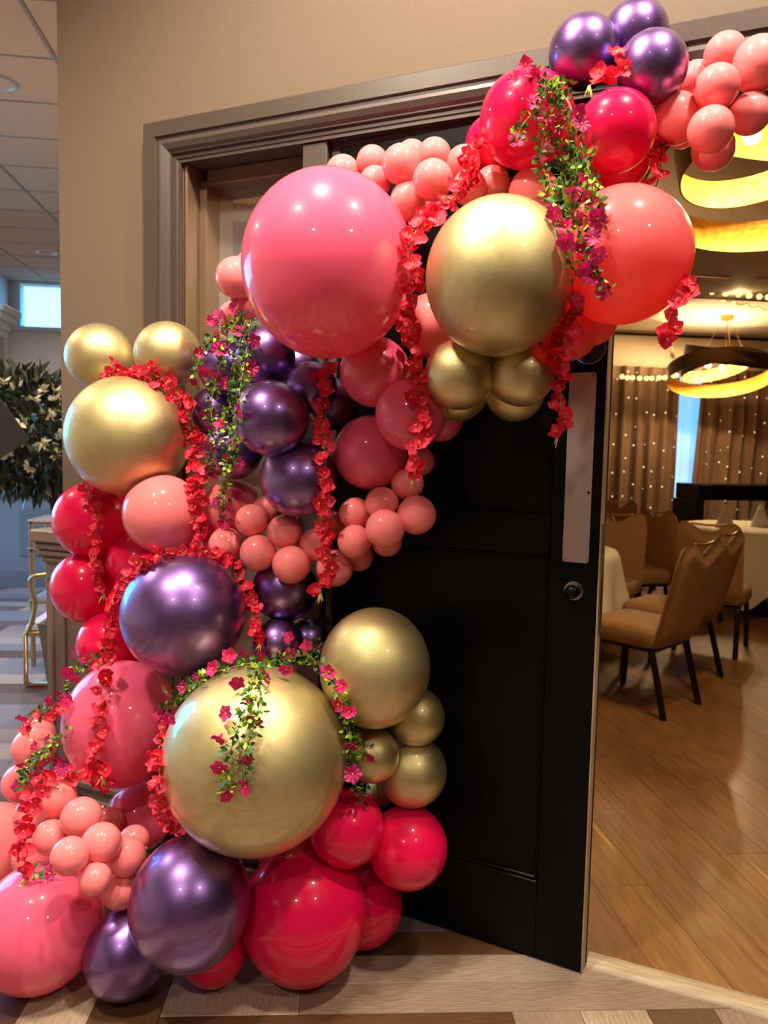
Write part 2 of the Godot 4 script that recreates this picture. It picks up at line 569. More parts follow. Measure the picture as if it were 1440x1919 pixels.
func doorway() -> void:
	var f := structure("trim_1", "brown-grey moulded architrave round the doorway and sidelight", sweep_architrave([Vector2(0, 0), Vector2(0, 0.034), Vector2(0.003, 0.037), Vector2(0.046, 0.037), Vector2(0.049, 0.030), Vector2(0.056, 0.030), Vector2(0.060, 0.034), Vector2(0.070, 0.036), Vector2(0.086, 0.030), Vector2(0.094, 0.022), Vector2(0.098, 0.022), Vector2(0.100, 0.014), Vector2(0.112, 0.014), Vector2(0.115, 0.010), Vector2(0.124, 0.010), Vector2(0.124, -0.01)], -1.424, 1.424, 2.355), M.frame, DOORWALL)
	# lining, mullions, head
	part("jamb", on_wall(Vector3(-1.42, 0, -0.22), Vector3(-1.298, 2.30, 0.0)), M.frame, f)
	part("jamb", on_wall(Vector3(1.298, 0, -0.22), Vector3(1.42, 2.30, 0.0)), M.frame, f)
	part("head", on_wall(Vector3(-1.298, 2.232, -0.22), Vector3(1.298, 2.30, 0.0)), M.frame, f)
	part("stop", on_wall(Vector3(-1.298, 0, -0.12), Vector3(-1.286, 2.232, -0.004)), M.reveal, f)
	part("stop", on_wall(Vector3(-1.298, 0, -0.22), Vector3(-1.262, 2.20, -0.07)), M.reveal, f)
	part("mullion", on_wall(Vector3(-0.876, 0, -0.22), Vector3(-0.796, 2.232, 0.004), 0.004), M.frame, f)
	part("mullion", on_wall(Vector3(0.80, 0, -0.22), Vector3(0.876, 2.232, 0.004), 0.004), M.frame, f)
	part("rebate", on_wall(Vector3(-0.796, 0, -0.22), Vector3(-0.766, 2.232, -0.022), 0.002), M.frame, f)
	part("rebate", on_wall(Vector3(0.766, 0, -0.22), Vector3(0.80, 2.232, -0.022), 0.002), M.frame, f)
	part("head_stop", on_wall(Vector3(-0.766, 2.212, -0.22), Vector3(0.766, 2.232, -0.022), 0.002), M.frame, f)
	part("head_stop", on_wall(Vector3(-1.262, 2.185, -0.22), Vector3(-0.876, 2.232, -0.07), 0.003), M.reveal, f)
	part("bottom_rail", on_wall(Vector3(-1.262, 0.0, -0.20), Vector3(-0.876, 0.22, -0.04)), M.frame, f)
	part("bottom_rail", on_wall(Vector3(0.876, 0.0, -0.20), Vector3(1.298, 0.22, -0.04)), M.frame, f)
	var w := structure("window_3", "clear glass sidelight pane left of the black door", null, null, DOORWALL)
	part("pane", on_wall(Vector3(-1.262, 0.22, -0.143), Vector3(-0.876, 2.185, -0.137), 0.0005), M.glass, w)
	var w2 := structure("window_4", "clear glass sidelight pane right of the doorway", null, null, DOORWALL)
	part("pane", on_wall(Vector3(0.876, 0.22, -0.143), Vector3(1.298, 2.232, -0.137), 0.0005), M.glass, w2)
	# the black leaf, hung on the left and standing a few degrees open
	var d := structure("door_1", "black panelled door leaf behind the balloons", null, null, DOORWALL * Transform3D(Basis(Vector3.UP, -0.066), Vector3(-0.762, 0.006, -0.045)))
	var wd := 0.772
	var ht := 2.204
	var fr := 0.029
	part("stile", spanned(Vector3(0, 0, -fr), Vector3(0.125, ht, fr), 0.002), M.door, d)
	part("stile", spanned(Vector3(wd - 0.128, 0, -fr), Vector3(wd - 0.004, ht, fr), 0.002), M.door, d)
	for r in [[0.0, 0.212], [1.088, 1.196], [2.06, ht]]:
		part("rail", spanned(Vector3(0.125, r[0], -fr), Vector3(wd - 0.128, r[1], fr), 0.002), M.door, d)
	for r in [[0.212, 1.088], [1.196, 2.06]]:
		part("panel", spanned(Vector3(0.125, r[0], -fr + 0.01), Vector3(wd - 0.128, r[1], fr - 0.012), 0.001), M.door, d)
		var bead := begin()
		for e in [[0.125, r[0], 0.135, r[1]], [wd - 0.138, r[0], wd - 0.128, r[1]], [0.125, r[0], wd - 0.128, r[0] + 0.01], [0.125, r[1] - 0.01, wd - 0.128, r[1]]]:
			span(bead, Vector3(e[0], e[1], 0), Vector3(e[2], e[3], fr - 0.005), 0.003)
		part("bead", bead.commit(), M.door, d)
	part("edge_lipping", spanned(Vector3(wd - 0.004, 0, -fr), Vector3(wd, ht, fr), 0.001), M.door_edge, d)
	part("seal_strip", spanned(Vector3(wd - 0.001, 0, -0.020), Vector3(wd + 0.002, ht, -0.011), 0.0005), M.seal, d)
	tag(part("lock_plate", spanned(Vector3(wd - 0.001, 0.90, -0.014), Vector3(wd + 0.003, 1.18, 0.020), 0.0005), M.chrome, d), "steel lock forend let into the door edge")
	var pl := PackedVector2Array()
	for c in [[0.0335, 0.2385, 0], [-0.0335, 0.2385, 1], [-0.0335, -0.2385, 2], [0.0335, -0.2385, 3]]:
		for k in 5:
			var a: float = PI / 2 * (c[2] + k / 4.0)
			pl.append(Vector2(c[0] - signf(c[0]) * 0.008, c[1] - signf(c[1]) * 0.008) + Vector2(cos(a), sin(a)) * 0.008)
	var plate := part("push_plate", slab(pl, 0, 0.0025, 0.0008), M.steel, d, Transform3D(Basis(Vector3.RIGHT, PI / 2), Vector3(wd - 0.061, 1.316, fr)))
	tag(plate, "tall brushed steel push plate with rounded corners")
	for q in [[-0.026, -0.231], [0.026, -0.231], [-0.026, 0.231], [0.026, 0.231], [0.026, 0.06]]:
		part("screw", turned([Vector2(0, 0.0012), Vector2(0.0035, 0.001), Vector2(0.004, 0.0)], 10), M.chrome if q[1] != 0.06 else M.seal, plate, Transform3D(Basis(), Vector3(q[0], 0.0026, q[1])))
	var kn := part("thumb_turn", turned([Vector2(0, 0.004), Vector2(0.024, 0.004), Vector2(0.025, 0.0)], 32), M.chrome, d, Transform3D(Basis(Vector3.RIGHT, PI / 2), Vector3(wd - 0.062, 1.005, fr)))
	part("knob", lathe([Vector2(0.013, 0.0), Vector2(0.013, 0.008), Vector2(0.017, 0.016), Vector2(0.018, 0.026), Vector2(0.015, 0.033), Vector2(0.0, 0.035)], 24), M.black, kn)
	var sg := part("door_sticker", turned([Vector2(0, 0.001), Vector2(0.041, 0.001), Vector2(0.0412, 0.0)], 40), M.blue_sign, d, Transform3D(Basis(Vector3.RIGHT, PI / 2), Vector3(wd - 0.048, 1.615, fr + 0.0005)))
	tag(sg, "round dark blue door sticker")
	part("sticker_rim", turned([Vector2(0.039, 0.0013), Vector2(0.0402, 0.0013)], 40), M.white_line, sg)
	part("hinge", turned([Vector2(0, 0.05), Vector2(0.008, 0.05), Vector2(0.008, -0.05), Vector2(0, -0.05)], 12), M.chrome, d, Transform3D(Basis(), Vector3(-0.002, 1.95, fr + 0.004)))
	part("hinge", turned([Vector2(0, 0.05), Vector2(0.008, 0.05), Vector2(0.008, -0.05), Vector2(0, -0.05)], 12), M.chrome, d, Transform3D(Basis(), Vector3(-0.002, 0.25, fr + 0.004)))
	# second leaf, swung wide open into the dining room and out of the photograph
	var d2 := structure("door_2", "black door leaf folded back into the dining room", null, null, DOORWALL * Transform3D(Basis(Vector3.UP, 1.75), Vector3(0.762, 0.006, -0.07)))
	part("leaf", spanned(Vector3(-0.76, 0, -fr), Vector3(0, ht, fr), 0.002), M.door, d2)
	# threshold strip
	var prof := [Vector2(-0.034, 0.0), Vector2(-0.030, 0.007), Vector2(-0.010, 0.011), Vector2(0.012, 0.011), Vector2(0.030, 0.006), Vector2(0.034, 0.0)]
	var st := begin()
	var r0 := []
	var r1 := []
	for p in prof:
		r0.append(Vector3(0.012, p.y, p.x - 0.03))
		r1.append(Vector3(1.298, p.y, p.x - 0.03))
	grid(st, [r0, r1])
	structure("trim_2", "pale wooden threshold strip between the two floors", smooth(st), M.threshold, DOORWALL)
	# panelled dado at the end of the wall
	var dado := structure("trim_3", "brown-grey panelled dado with a moulded rail at the wall end", null, null, DOORWALL)
	part("panelling", on_wall(Vector3(-1.875, 0, -0.10), Vector3(-1.43, 0.955, 0.02), 0.003), M.wainscot, dado)
	var rail := begin()
	for q in [[0.945, 0.968, 0.018], [0.968, 0.992, 0.034], [0.992, 1.018, 0.046], [1.018, 1.062, 0.066]]:
		span(rail, Vector3(-1.875 - q[2] * 0.5, q[0], -0.10 - q[2] * 0.3), Vector3(-1.43, q[1], 0.02 + q[2] * 0.6), 0.006)
	part("rail", rail.commit(), M.wainscot, dado)
	for e in [[-1.86, 0.16, -1.835, 0.90], [-1.50, 0.16, -1.475, 0.90], [-1.86, 0.875, -1.475, 0.90], [-1.86, 0.16, -1.475, 0.185], [-1.79, 0.19, -1.778, 0.87]]:
		part("moulding", on_wall(Vector3(e[0], e[1], 0.015), Vector3(e[2], e[3], 0.032), 0.005), M.wainscot, dado)
	part("skirting", on_wall(Vector3(-1.885, 0, -0.11), Vector3(-1.43, 0.13, 0.034), 0.006), M.wainscot, dado)

# ---------------------------------------------------------------- floors
func floors() -> void:
	var line := DOORWALL * Vector3(-9, 0, 0)
	var line2 := DOORWALL * Vector3(9, 0, 0)
	var a := DOORWALL * Vector3(-1.81, 0, -0.03)
	var b := DOORWALL * Vector3(6.75, 0, -0.03)
	var lobby := PackedVector2Array([Vector2(a.x, a.z), Vector2(b.x, b.z), Vector2(6.7, 3.7), Vector2(-3.95, 3.7), Vector2(-3.95, -11.1), Vector2(-0.8, -11.1), Vector2(-0.8, a.z)])
	var dining := PackedVector2Array([Vector2(a.x, a.z), Vector2(b.x, b.z), Vector2(6.7, -9.0), Vector2(-0.8, -9.0)])
	var fl := structure("floor", "mixed plank floor of the lobby and golden oak floor of the dining room", spanned(Vector3(-4.0, -0.14, -11.2), Vector3(6.8, -0.012, 3.75)), M.plank_taupe)
	# lobby planks lie turned a few degrees
	var turn := 0.0785
	var pieces := []      # x0, x1, z0, z1, along z?, tone
	var tones := ["pinkish", "light", "brown", "taupe", "light", "dark", "pinkish", "brown", "light"]
	for k in 9:
		var z1 := -1.703 - 0.1035 * k
		if k == 0:
			pieces.append([-0.43, -0.1, z1 - 0.1035, z1, true, "pale"])
			pieces.append([-0.1, 1.6, z1 - 0.1035, z1, false, "pinkish"])
		else:
			pieces.append([-0.43, 0.95 if k % 2 else 0.5, z1 - 0.1035, z1, false, tones[k]])
			pieces.append([0.95 if k % 2 else 0.5, 1.9, z1 - 0.1035, z1, false, tones[k]])
	pieces.append([-0.43, 0.418, -1.703, -1.60, false, "brown"])
	pieces.append([-0.43, 0.418, -1.60, -1.497, false, "light"])
	pieces.append([-0.43, 0.418, -1.497, -1.39, false, "taupe"])
	for k in 8:
		pieces.append([0.418 + 0.167 * k, 0.418 + 0.167 * (k + 1), -1.703, -0.95, true, ["pinkish", "pale", "brown", "pinkish", "light", "dark", "pale", "taupe"][k]])
	for k in 20:
		var x1 := -0.43 - 0.166 * k
		pieces.append([x1 - 0.166, x1, -2.0, -1.15, true, ["brown", "pale", "brown", "light", "pinkish", "brown", "light", "taupe"][k % 8]])
		pieces.append([x1 - 0.166, x1, -2.85, -2.0, true, ["light", "brown", "pinkish", "taupe", "light", "brown", "pale", "brown"][k % 8]])
		pieces.append([x1 - 0.166, x1, -1.15, -0.30, true, ["pinkish", "light", "taupe", "brown", "pale", "light", "dark", "pinkish"][k % 8]])
	for k in 10:
		pieces.append([-0.43, 0.418, -1.39 + 0.1095 * k, -1.39 + 0.1095 * (k + 1), false, ["pinkish", "brown", "light", "taupe", "pale", "dark", "light", "pinkish", "brown", "pale"][k]])
	for k in 7:
		pieces.append([0.418, 1.75, -0.95 + 0.1095 * k, -0.95 + 0.1095 * (k + 1), false, ["light", "brown", "pinkish", "light", "dark", "pale", "taupe"][k]])
	for r in 45:
		var zz := -2.85 - 0.175 * r
		var x := -3.9 + 0.35 * float((r * 5) % 7) / 2.0 - 0.6
		while x < -0.5:
			pieces.append([maxf(x, -3.94), x + 1.1, zz - 0.175, zz, false, ["grey", "light", "taupe", "pale", "grey", "brown", "pinkish"][rng.randi() % 7]])
			x += 1.1
	for p in pieces:
		if p[1] - p[0] < 0.02:
			continue
		var poly := PackedVector2Array()
		for c in [Vector2(p[0], p[2]), Vector2(p[1], p[2]), Vector2(p[1], p[3]), Vector2(p[0], p[3])]:
			poly.append(c.rotated(turn) if p[3] > -2.9 else c.rotated(turn) * Vector2(1, 1))
		poly = Geometry2D.offset_polygon(poly, -0.0006)[0]
		for q in Geometry2D.intersect_polygons(poly, lobby):
			if q.size() > 2:
				part("plank", slab(q, -0.012, 0.0, 0.0008, -turn + (PI / 2 if p[4] else 0.0), Vector2(rng.randf() * 9, rng.randf() * 9)), M["plank_" + p[5]], fl)
	# dining room boards run away from the viewer
	for i in 36:
		var x0 := 0.30 + 0.168 * i
		var z0 := 1.2 - 1.35 * fmod(i * 0.37, 1.0)
		while z0 > -8.9:
			var mid := Vector2(x0, z0 - 0.67)
			if mid.x > -0.36 * mid.y - 1.3 and mid.x < -0.74 * mid.y + 1.0 and mid.y < -0.6:
				var poly := Geometry2D.offset_polygon(PackedVector2Array([Vector2(x0, z0), Vector2(x0 + 0.168, z0), Vector2(x0 + 0.168, z0 - 1.35), Vector2(x0, z0 - 1.35)]), -0.0005)[0]
				for q in Geometry2D.intersect_polygons(poly, dining):
					if q.size() > 2:
						var tone: int = [0, 1, 0, 2, 1, 0, 2, 1, 0, 1][rng.randi() % 10]
						part("board", slab(q, -0.012, 0.001, 0.0006, PI / 2, Vector2(rng.randf() * 9, rng.randf() * 9)), M["oak_%d" % tone], fl)
			z0 -= 1.35
	# a few pale sap streaks in the boards, as slim inlaid strips
	for s in [[1.12, -2.32, 0.35], [1.06, -1.98, 0.0], [1.55, -1.98, 0.3], [2.55, -3.35, 0.5]]:
		if s[2] > 0.0:
			var q := PackedVector2Array([Vector2(s[0], s[1]), Vector2(s[0] + 0.012, s[1] - s[2] * 0.3), Vector2(s[0] + 0.004, s[1] - s[2]), Vector2(s[0] - 0.006, s[1] - s[2] * 0.5)])
			part("sap_streak", slab(q, -0.005, 0.0014, 0.0, PI / 2), M.oak_3, fl)

# ---------------------------------------------------------------- lobby ceiling
func lobby_ceiling() -> void:
	var c := structure("ceiling", "suspended lobby ceiling of pale tiles", spanned(Vector3(-4.0, 3.625, -11.2), Vector3(6.8, 3.8, 3.75)), M.tile)
	var bars := begin()
	for i in 4:
		span(bars, Vector3(-4.295 + 0.97 * i - 0.010, 3.594, -11.0), Vector3(-4.295 + 0.97 * i + 0.010, 3.612, -2.9), 0.002)
	for k in 14:
		span(bars, Vector3(-3.85, 3.596, -11.36 + 0.6 * k - 0.006), Vector3(-0.775, 3.612, -11.36 + 0.6 * k + 0.006), 0.002)
	part("grid_bar", bars.commit(), M.tile_bar, c)
	for i in 4:
		for k in 14:
			var x0 := maxf(-4.295 + 0.97 * i + 0.012, -3.84)
			var x1 := minf(-4.295 + 0.97 * (i + 1) - 0.012, -0.78)
			if x1 - x0 > 0.1:
				part("tile", spanned(Vector3(x0, 3.600, -11.36 + 0.6 * k + 0.008), Vector3(x1, 3.62, -11.36 + 0.6 * (k + 1) - 0.008), 0.003), M.tile, c)

# ---------------------------------------------------------------- far end of the lobby
func leaf_at(st: SurfaceTool, at: Transform3D, l: float, w: float, fold := 0.15) -> void:
	var a := []
	for i in 5:
		var u := i / 4.0
		var h: float = w * [0.08, 0.8, 1.0, 0.6, 0.03][i]
		a.append([at * Vector3(-h, fold * h + 0.1 * l * u * u, l * u), at * Vector3(0, 0.1 * l * u * u, l * u), at * Vector3(h, fold * h + 0.1 * l * u * u, l * u)])
	grid(st, a)

func aim(d: Vector3, spin: float) -> Basis:     # z along d
	var s := d.cross(Vector3.UP if absf(d.y) < 0.95 else Vector3.RIGHT).normalized()
	return Basis(s, s.cross(d) * -1.0, d).orthonormalized() * Basis(Vector3.BACK, spin)

func any_way() -> Vector3:
	var v := Vector3(rng.randfn(), rng.randfn(), rng.randfn())
	return v.normalized()

func lobby_end() -> void:
	# fluted pilaster with cornice
	var p := thing("pilaster", "tall pale fluted pilaster with a cornice at the far left edge of the lobby", "pilaster", Transform3D(Basis(), Vector3(-3.34, 0, -7.75)))
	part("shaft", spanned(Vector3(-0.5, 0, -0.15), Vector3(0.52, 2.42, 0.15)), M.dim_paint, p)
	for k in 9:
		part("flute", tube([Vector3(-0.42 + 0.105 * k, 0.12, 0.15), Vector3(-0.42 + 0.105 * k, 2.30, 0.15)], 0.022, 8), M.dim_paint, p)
	var cor := begin()
	for q in [[2.40, 2.46, 0.04], [2.46, 2.54, 0.07], [2.54, 2.60, 0.13], [2.60, 2.66, 0.17]]:
		span(cor, Vector3(-0.5, q[0], -0.15), Vector3(0.52 + q[2], q[1], 0.15 + q[2]), 0.01)
	part("cornice", cor.commit(), M.white_paint, p)
	# panelled half-height partition
	var h := thing("panelled_partition", "low white panelled partition behind the topiary tree at the end of the lobby", "partition", Transform3D(Basis(), Vector3(-2.1, 0, -7.5)))
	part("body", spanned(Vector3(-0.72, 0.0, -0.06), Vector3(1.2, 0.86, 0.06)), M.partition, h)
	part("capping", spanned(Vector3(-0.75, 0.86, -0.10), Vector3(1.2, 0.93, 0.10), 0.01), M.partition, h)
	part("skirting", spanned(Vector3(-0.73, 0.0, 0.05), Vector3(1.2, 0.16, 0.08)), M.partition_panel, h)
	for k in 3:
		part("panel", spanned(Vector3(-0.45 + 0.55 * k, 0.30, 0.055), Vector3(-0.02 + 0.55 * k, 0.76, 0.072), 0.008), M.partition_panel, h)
	# topiary tree
	var t := thing("topiary_tree", "dark leaved topiary tree with cream bracts in a tall planter by the wall end", "plant", Transform3D(Basis(), Vector3(-1.095, 0, -4.02)))
	part("planter", turned_square([Vector2(0.0, 0.0), Vector2(0.105, 0.0), Vector2(0.15, 0.44), Vector2(0.155, 0.46), Vector2(0.13, 0.46), Vector2(0.125, 0.40), Vector2(0.0, 0.40)]), M.planter, t)
	part("trunk", tube(bent([Vector3(0.0, 0.36, 0), Vector3(-0.06, 0.7, 0.01), Vector3(-0.11, 1.05, 0.0), Vector3(-0.18, 1.40, 0)]), 0.028, 10, 0.018), M.bark, t)
	var st := begin()
	var st2 := begin()
	var mid := Vector3(-0.22, 1.415, 0)
	for i in 1500:
		var d := any_way()
		var q := mid + d * Vector3(0.31, 0.31, 0.28) * pow(rng.randf(), 0.3)
		leaf_at(st if i % 5 else st2, Transform3D(aim((d + any_way() * 0.8 + Vector3(0, -0.35, 0)).normalized(), rng.randf() * TAU), q), rng.randf_range(0.07, 0.11), rng.randf_range(0.012, 0.018))
	tag(part("foliage", smooth(st), M.bay, t), "", "", "", "stuff")
	tag(part("foliage", smooth(st2), M.bay_pale, t), "", "", "", "stuff")
	for k in 22:
		var d := Vector3(-0.75 + 1.5 * fmod(k * 0.618, 1.0), -0.5 + 1.35 * k / 21.0, 0.62).normalized()
		var fs := begin()
		for i in 9:
			leaf_at(fs, Transform3D(aim((d * 0.5 + any_way()).normalized(), rng.randf() * TAU), Vector3.ZERO), rng.randf_range(0.03, 0.055), 0.011)
		part("bract", smooth(fs), M.bract, t, Transform3D(Basis(), mid + d * 0.30))
	# dark tilted board
	var b := thing("display_board", "dark tilted display board cut by the left picture edge before the topiary tree", "board", Transform3D(Basis(), Vector3(-1.26, 0, -3.45)))
	var tilt := Transform3D(Basis(Vector3.UP, 0.5) * Basis(Vector3.BACK, -0.98) * Basis(Vector3.RIGHT, -0.2), Vector3(-0.09, 1.485, 0))
	part("board", box(0.42, 0.24, 0.025, 0.004), M.board, b, tilt)
	part("post", tube([Vector3(-0.50, 0.0, -0.02), Vector3(-0.12, 1.44, -0.02)], 0.016, 12), M.board, b)
	part("base", turned([Vector2(0, 0.02), Vector2(0.14, 0.016), Vector2(0.15, 0.0)], 28), M.board, b, Transform3D(Basis(), Vector3(-0.50, 0, -0.02)))
	# gold framed shelf unit and gold chair
	var g := thing("gold_shelf_unit", "slim gold framed shelf unit with glass shelves at the lobby wall end", "shelf unit", Transform3D(Basis(), Vector3(-1.56, 0, -4.75)))
	for q in [[0, 0], [0.42, 0], [0, -0.3], [0.42, -0.3]]:
		part("post", spanned(Vector3(q[0] - 0.012, 0, q[1] - 0.012), Vector3(q[0] + 0.012, 0.90, q[1] + 0.012)), M.gold_frame, g)
	for y in [0.89, 0.72, 0.40]:
		part("shelf_frame", spanned(Vector3(-0.012, y - 0.012, -0.31), Vector3(0.43, y + 0.004, 0.012)), M.gold_frame, g)
		part("shelf", spanned(Vector3(-0.02, y + 0.004, -0.32), Vector3(0.44, y + 0.014, 0.02), 0.002), M.shelf_glass, g)
	var gc := thing("gold_chair", "gold chair with curved arms and a square sled base beside the planter", "chair", Transform3D(Basis(), Vector3(-1.455, 0, -4.32)))
	for z in [0.0, -0.36]:
		part("sled_leg", tube([Vector3(0.30, 0.014, z), Vector3(0.0, 0.014, z), Vector3(-0.005, 0.014, z), Vector3(-0.005, 0.30, z), Vector3(0.0, 0.306, z), Vector3(0.30, 0.306, z)], 0.013, 8), M.gold_frame, gc)
		part("arm", tube(bent([Vector3(0.005, 0.30, z), Vector3(0.035, 0.38, z), Vector3(0.05, 0.48, z), Vector3(0.03, 0.58, z), Vector3(0.04, 0.62, z), Vector3(0.12, 0.635, z), Vector3(0.30, 0.63, z)]), 0.016, 8), M.gold_frame, gc)
	part("seat", spanned(Vector3(0.0, 0.315, -0.37), Vector3(0.34, 0.36, 0.01), 0.012), M.napkin, gc)
	part("backrest", spanned(Vector3(0.30, 0.36, -0.37), Vector3(0.335, 0.72, 0.01), 0.012), M.gold_frame, gc)

func turned_square(profile: Array) -> ArrayMesh:
	var st := begin()
	for i in profile.size() - 1:
		for k in 4:
			var a := PI / 4 + PI / 2 * k
			var b := a + PI / 2
			var p: Vector2 = profile[i] * Vector2(1.4142, 1)
			var q: Vector2 = profile[i + 1] * Vector2(1.4142, 1)
			var d := q - p
			var n := Vector3(cos(a + PI / 4) * d.y, -d.x, sin(a + PI / 4) * d.y)
			quad(st, Vector3(p.x * cos(a), p.y, p.x * sin(a)), Vector3(p.x * cos(b), p.y, p.x * sin(b)), Vector3(q.x * cos(b), q.y, q.x * sin(b)), Vector3(q.x * cos(a), q.y, q.x * sin(a)), n)
	return st.commit()

# ---------------------------------------------------------------- dining room
func wavy(x0: float, x1: float, y0: float, y1: float, folds: float, depth: float, lean0 := 0.0, lean1 := 0.0, sheets := 2) -> ArrayMesh:
	var st := begin()
	for side in sheets:
		var rows := []
		for i in 13:
			var v := i / 12.0
			var row := []
			for j in 121:
				var u := j / 120.0
				var x := lerpf(x0 + lean0 * (1.0 - v), x1 + lean1 * (1.0 - v), u)
				var a := u * folds * TAU
				row.append(Vector3(x + 0.012 * sin(a * 0.37 + 3.0 * v), lerpf(y0, y1, v), depth * (sin(a + 0.5 * sin(a * 0.31)) + 0.35 * sin(a * 2.1 + v)) * (0.75 + 0.25 * (1.0 - v)) - 0.006 * side))
			rows.append(row)
		grid(st, rows, false, side + 1)
	return smooth(st)

func outline(pts: Array) -> PackedVector2Array:
	var out := PackedVector2Array()
	for p in pts:
		out.append(p)
	return out

func make_chair() -> Node3D:
	var t := thing("dining_chair", "x", "chair")
	# seat faces -z
	var seat := begin()
	var rows := []
	for lv in [[0.36, 0.97], [0.37, 1.0], [0.43, 1.0], [0.452, 0.97], [0.462, 0.88], [0.466, 0.5], [0.467, 0.01]]:
		var row := []
		for k in 40:
			var a := TAU * k / 40
			var c := cos(a)
			var s := sin(a)
			row.append(Vector3(signf(c) * pow(absf(c), 0.28) * 0.225 * lv[1], lv[0], signf(s) * pow(absf(s), 0.28) * 0.22 * lv[1]))
		rows.append(row)
	grid(seat, rows, true)
	part("seat", smooth(seat), M.upholstery, t)
	# backrest with a dipped crown
	var back := begin()
	var shape := []
	for side in 2:
		var r := []
		for i in 15:
			var v := i / 14.0
			var row := []
			for j in 25:
				var u := -1.0 + 2.0 * j / 24.0
				var top := 0.575 - 0.085 * exp(-pow(u / 0.46, 2.0)) - 0.09 * pow(absf(u), 9.0)
				var half := lerpf(0.218, 0.226, v) * (1.0 - 0.03 * pow(v, 8.0))
				var edge := sqrt(maxf(0.0, 1.0 - pow(absf(u), 8.0))) * sqrt(maxf(0.0, 1.0 - pow(absf(2.0 * v - 1.0), 16.0)))
				row.append(Vector3(u * half, v * top, (0.034 if side else -0.034) * edge + 0.012 * (1.0 - u * u)))
			r.append(row)
		shape.append(r)
	grid(back, shape[0])
	grid(back, shape[1])
	var lean := Transform3D(Basis(Vector3.RIGHT, 0.24), Vector3(0, 0.385, 0.215))
	part("backrest", smooth(back), M.upholstery, t, lean)
	part("handle_bar", tube(bent([Vector3(-0.11, 0.55, 0.0), Vector3(-0.06, 0.545, 0.006), Vector3(0, 0.543, 0.008), Vector3(0.06, 0.545, 0.006), Vector3(0.11, 0.55, 0.0)], 3), 0.008, 8), M.brass, t, lean)
	part("underframe", spanned(Vector3(-0.20, 0.335, -0.19), Vector3(0.20, 0.36, 0.20), 0.006), M.leg, t)
	for sx in [-1, 1]:
		part("leg", tube(bent([Vector3(sx * 0.185, 0.35, 0.16), Vector3(sx * 0.19, 0.31, 0.19), Vector3(sx * 0.20, 0.0, 0.27)], 4), 0.0175, 10), M.leg, t)
		part("leg", tube(bent([Vector3(sx * 0.185, 0.35, -0.15), Vector3(sx * 0.19, 0.31, -0.17), Vector3(sx * 0.20, 0.0, -0.19)], 4), 0.0175, 10), M.leg, t)
	return t

func place_chair(x: float, z: float, face: Vector2, label: String, group := "") -> void:
	var o: Node3D
	if chair0 == null:
		chair0 = make_chair()
		o = chair0
	else:
		o = chair0.duplicate()
		o.name = numbered("dining_chair")
		add_child(o)
	var f := Vector3(face.x, 0, face.y).normalized()
	o.transform = Transform3D(Basis(Vector3.UP, atan2(-f.x, -f.z)), Vector3(x, 0.001, z))
	o.set_meta("label", label)
	o.set_meta("group", "upholstered chairs in the dining room")

func round_table(x: float, z: float, r: float, label: String, cloth_label: String, drop := 0.44) -> void:
	var t := thing("dining_table", label, "table", Transform3D(Basis(), Vector3(x, 0, z)), "round dining tables")
	part("tabletop", turned([Vector2(0, 0.745), Vector2(r, 0.745), Vector2(r, 0.72), Vector2(0, 0.72)], 40), M.leg, t)
	part("pedestal", turned([Vector2(0.05, 0.72), Vector2(0.045, 0.06), Vector2(0.26, 0.03), Vector2(0.27, 0.001)], 20), M.leg, t)
	var st := begin()
	var rows := []
	for i in 22:
		var row := []
		for k in 96:
			var a := TAU * k / 96
			var sq := 1.0 / maxf(absf(cos(a)), absf(sin(a)))
			var reach := minf(sq, 1.30)
			var q: Vector3
			if i < 8:
				q = Vector3(cos(a) * r * i / 7.0, 0.75, sin(a) * r * i / 7.0)
			else:
				var v := (i - 7) / 14.0
				var fold := 0.035 * v * sin(a * 14.0 + 1.3 * sin(a * 3.0)) + 0.02 * v * sin(a * 5.0 + 1.0)
				var rr := r + 0.012 + fold + 0.07 * v
				q = Vector3(cos(a) * rr, 0.75 - drop * v * (0.72 + 0.45 * (reach - 1.0) / 0.3), sin(a) * rr)
			row.append(q)
		rows.append(row)
	grid(st, rows, true)
	single("tablecloth", smooth(st), M.cloth, cloth_label, "tablecloth", Transform3D(Basis(), Vector3(x, 0.001, z)), "cream tablecloths in the dining room")

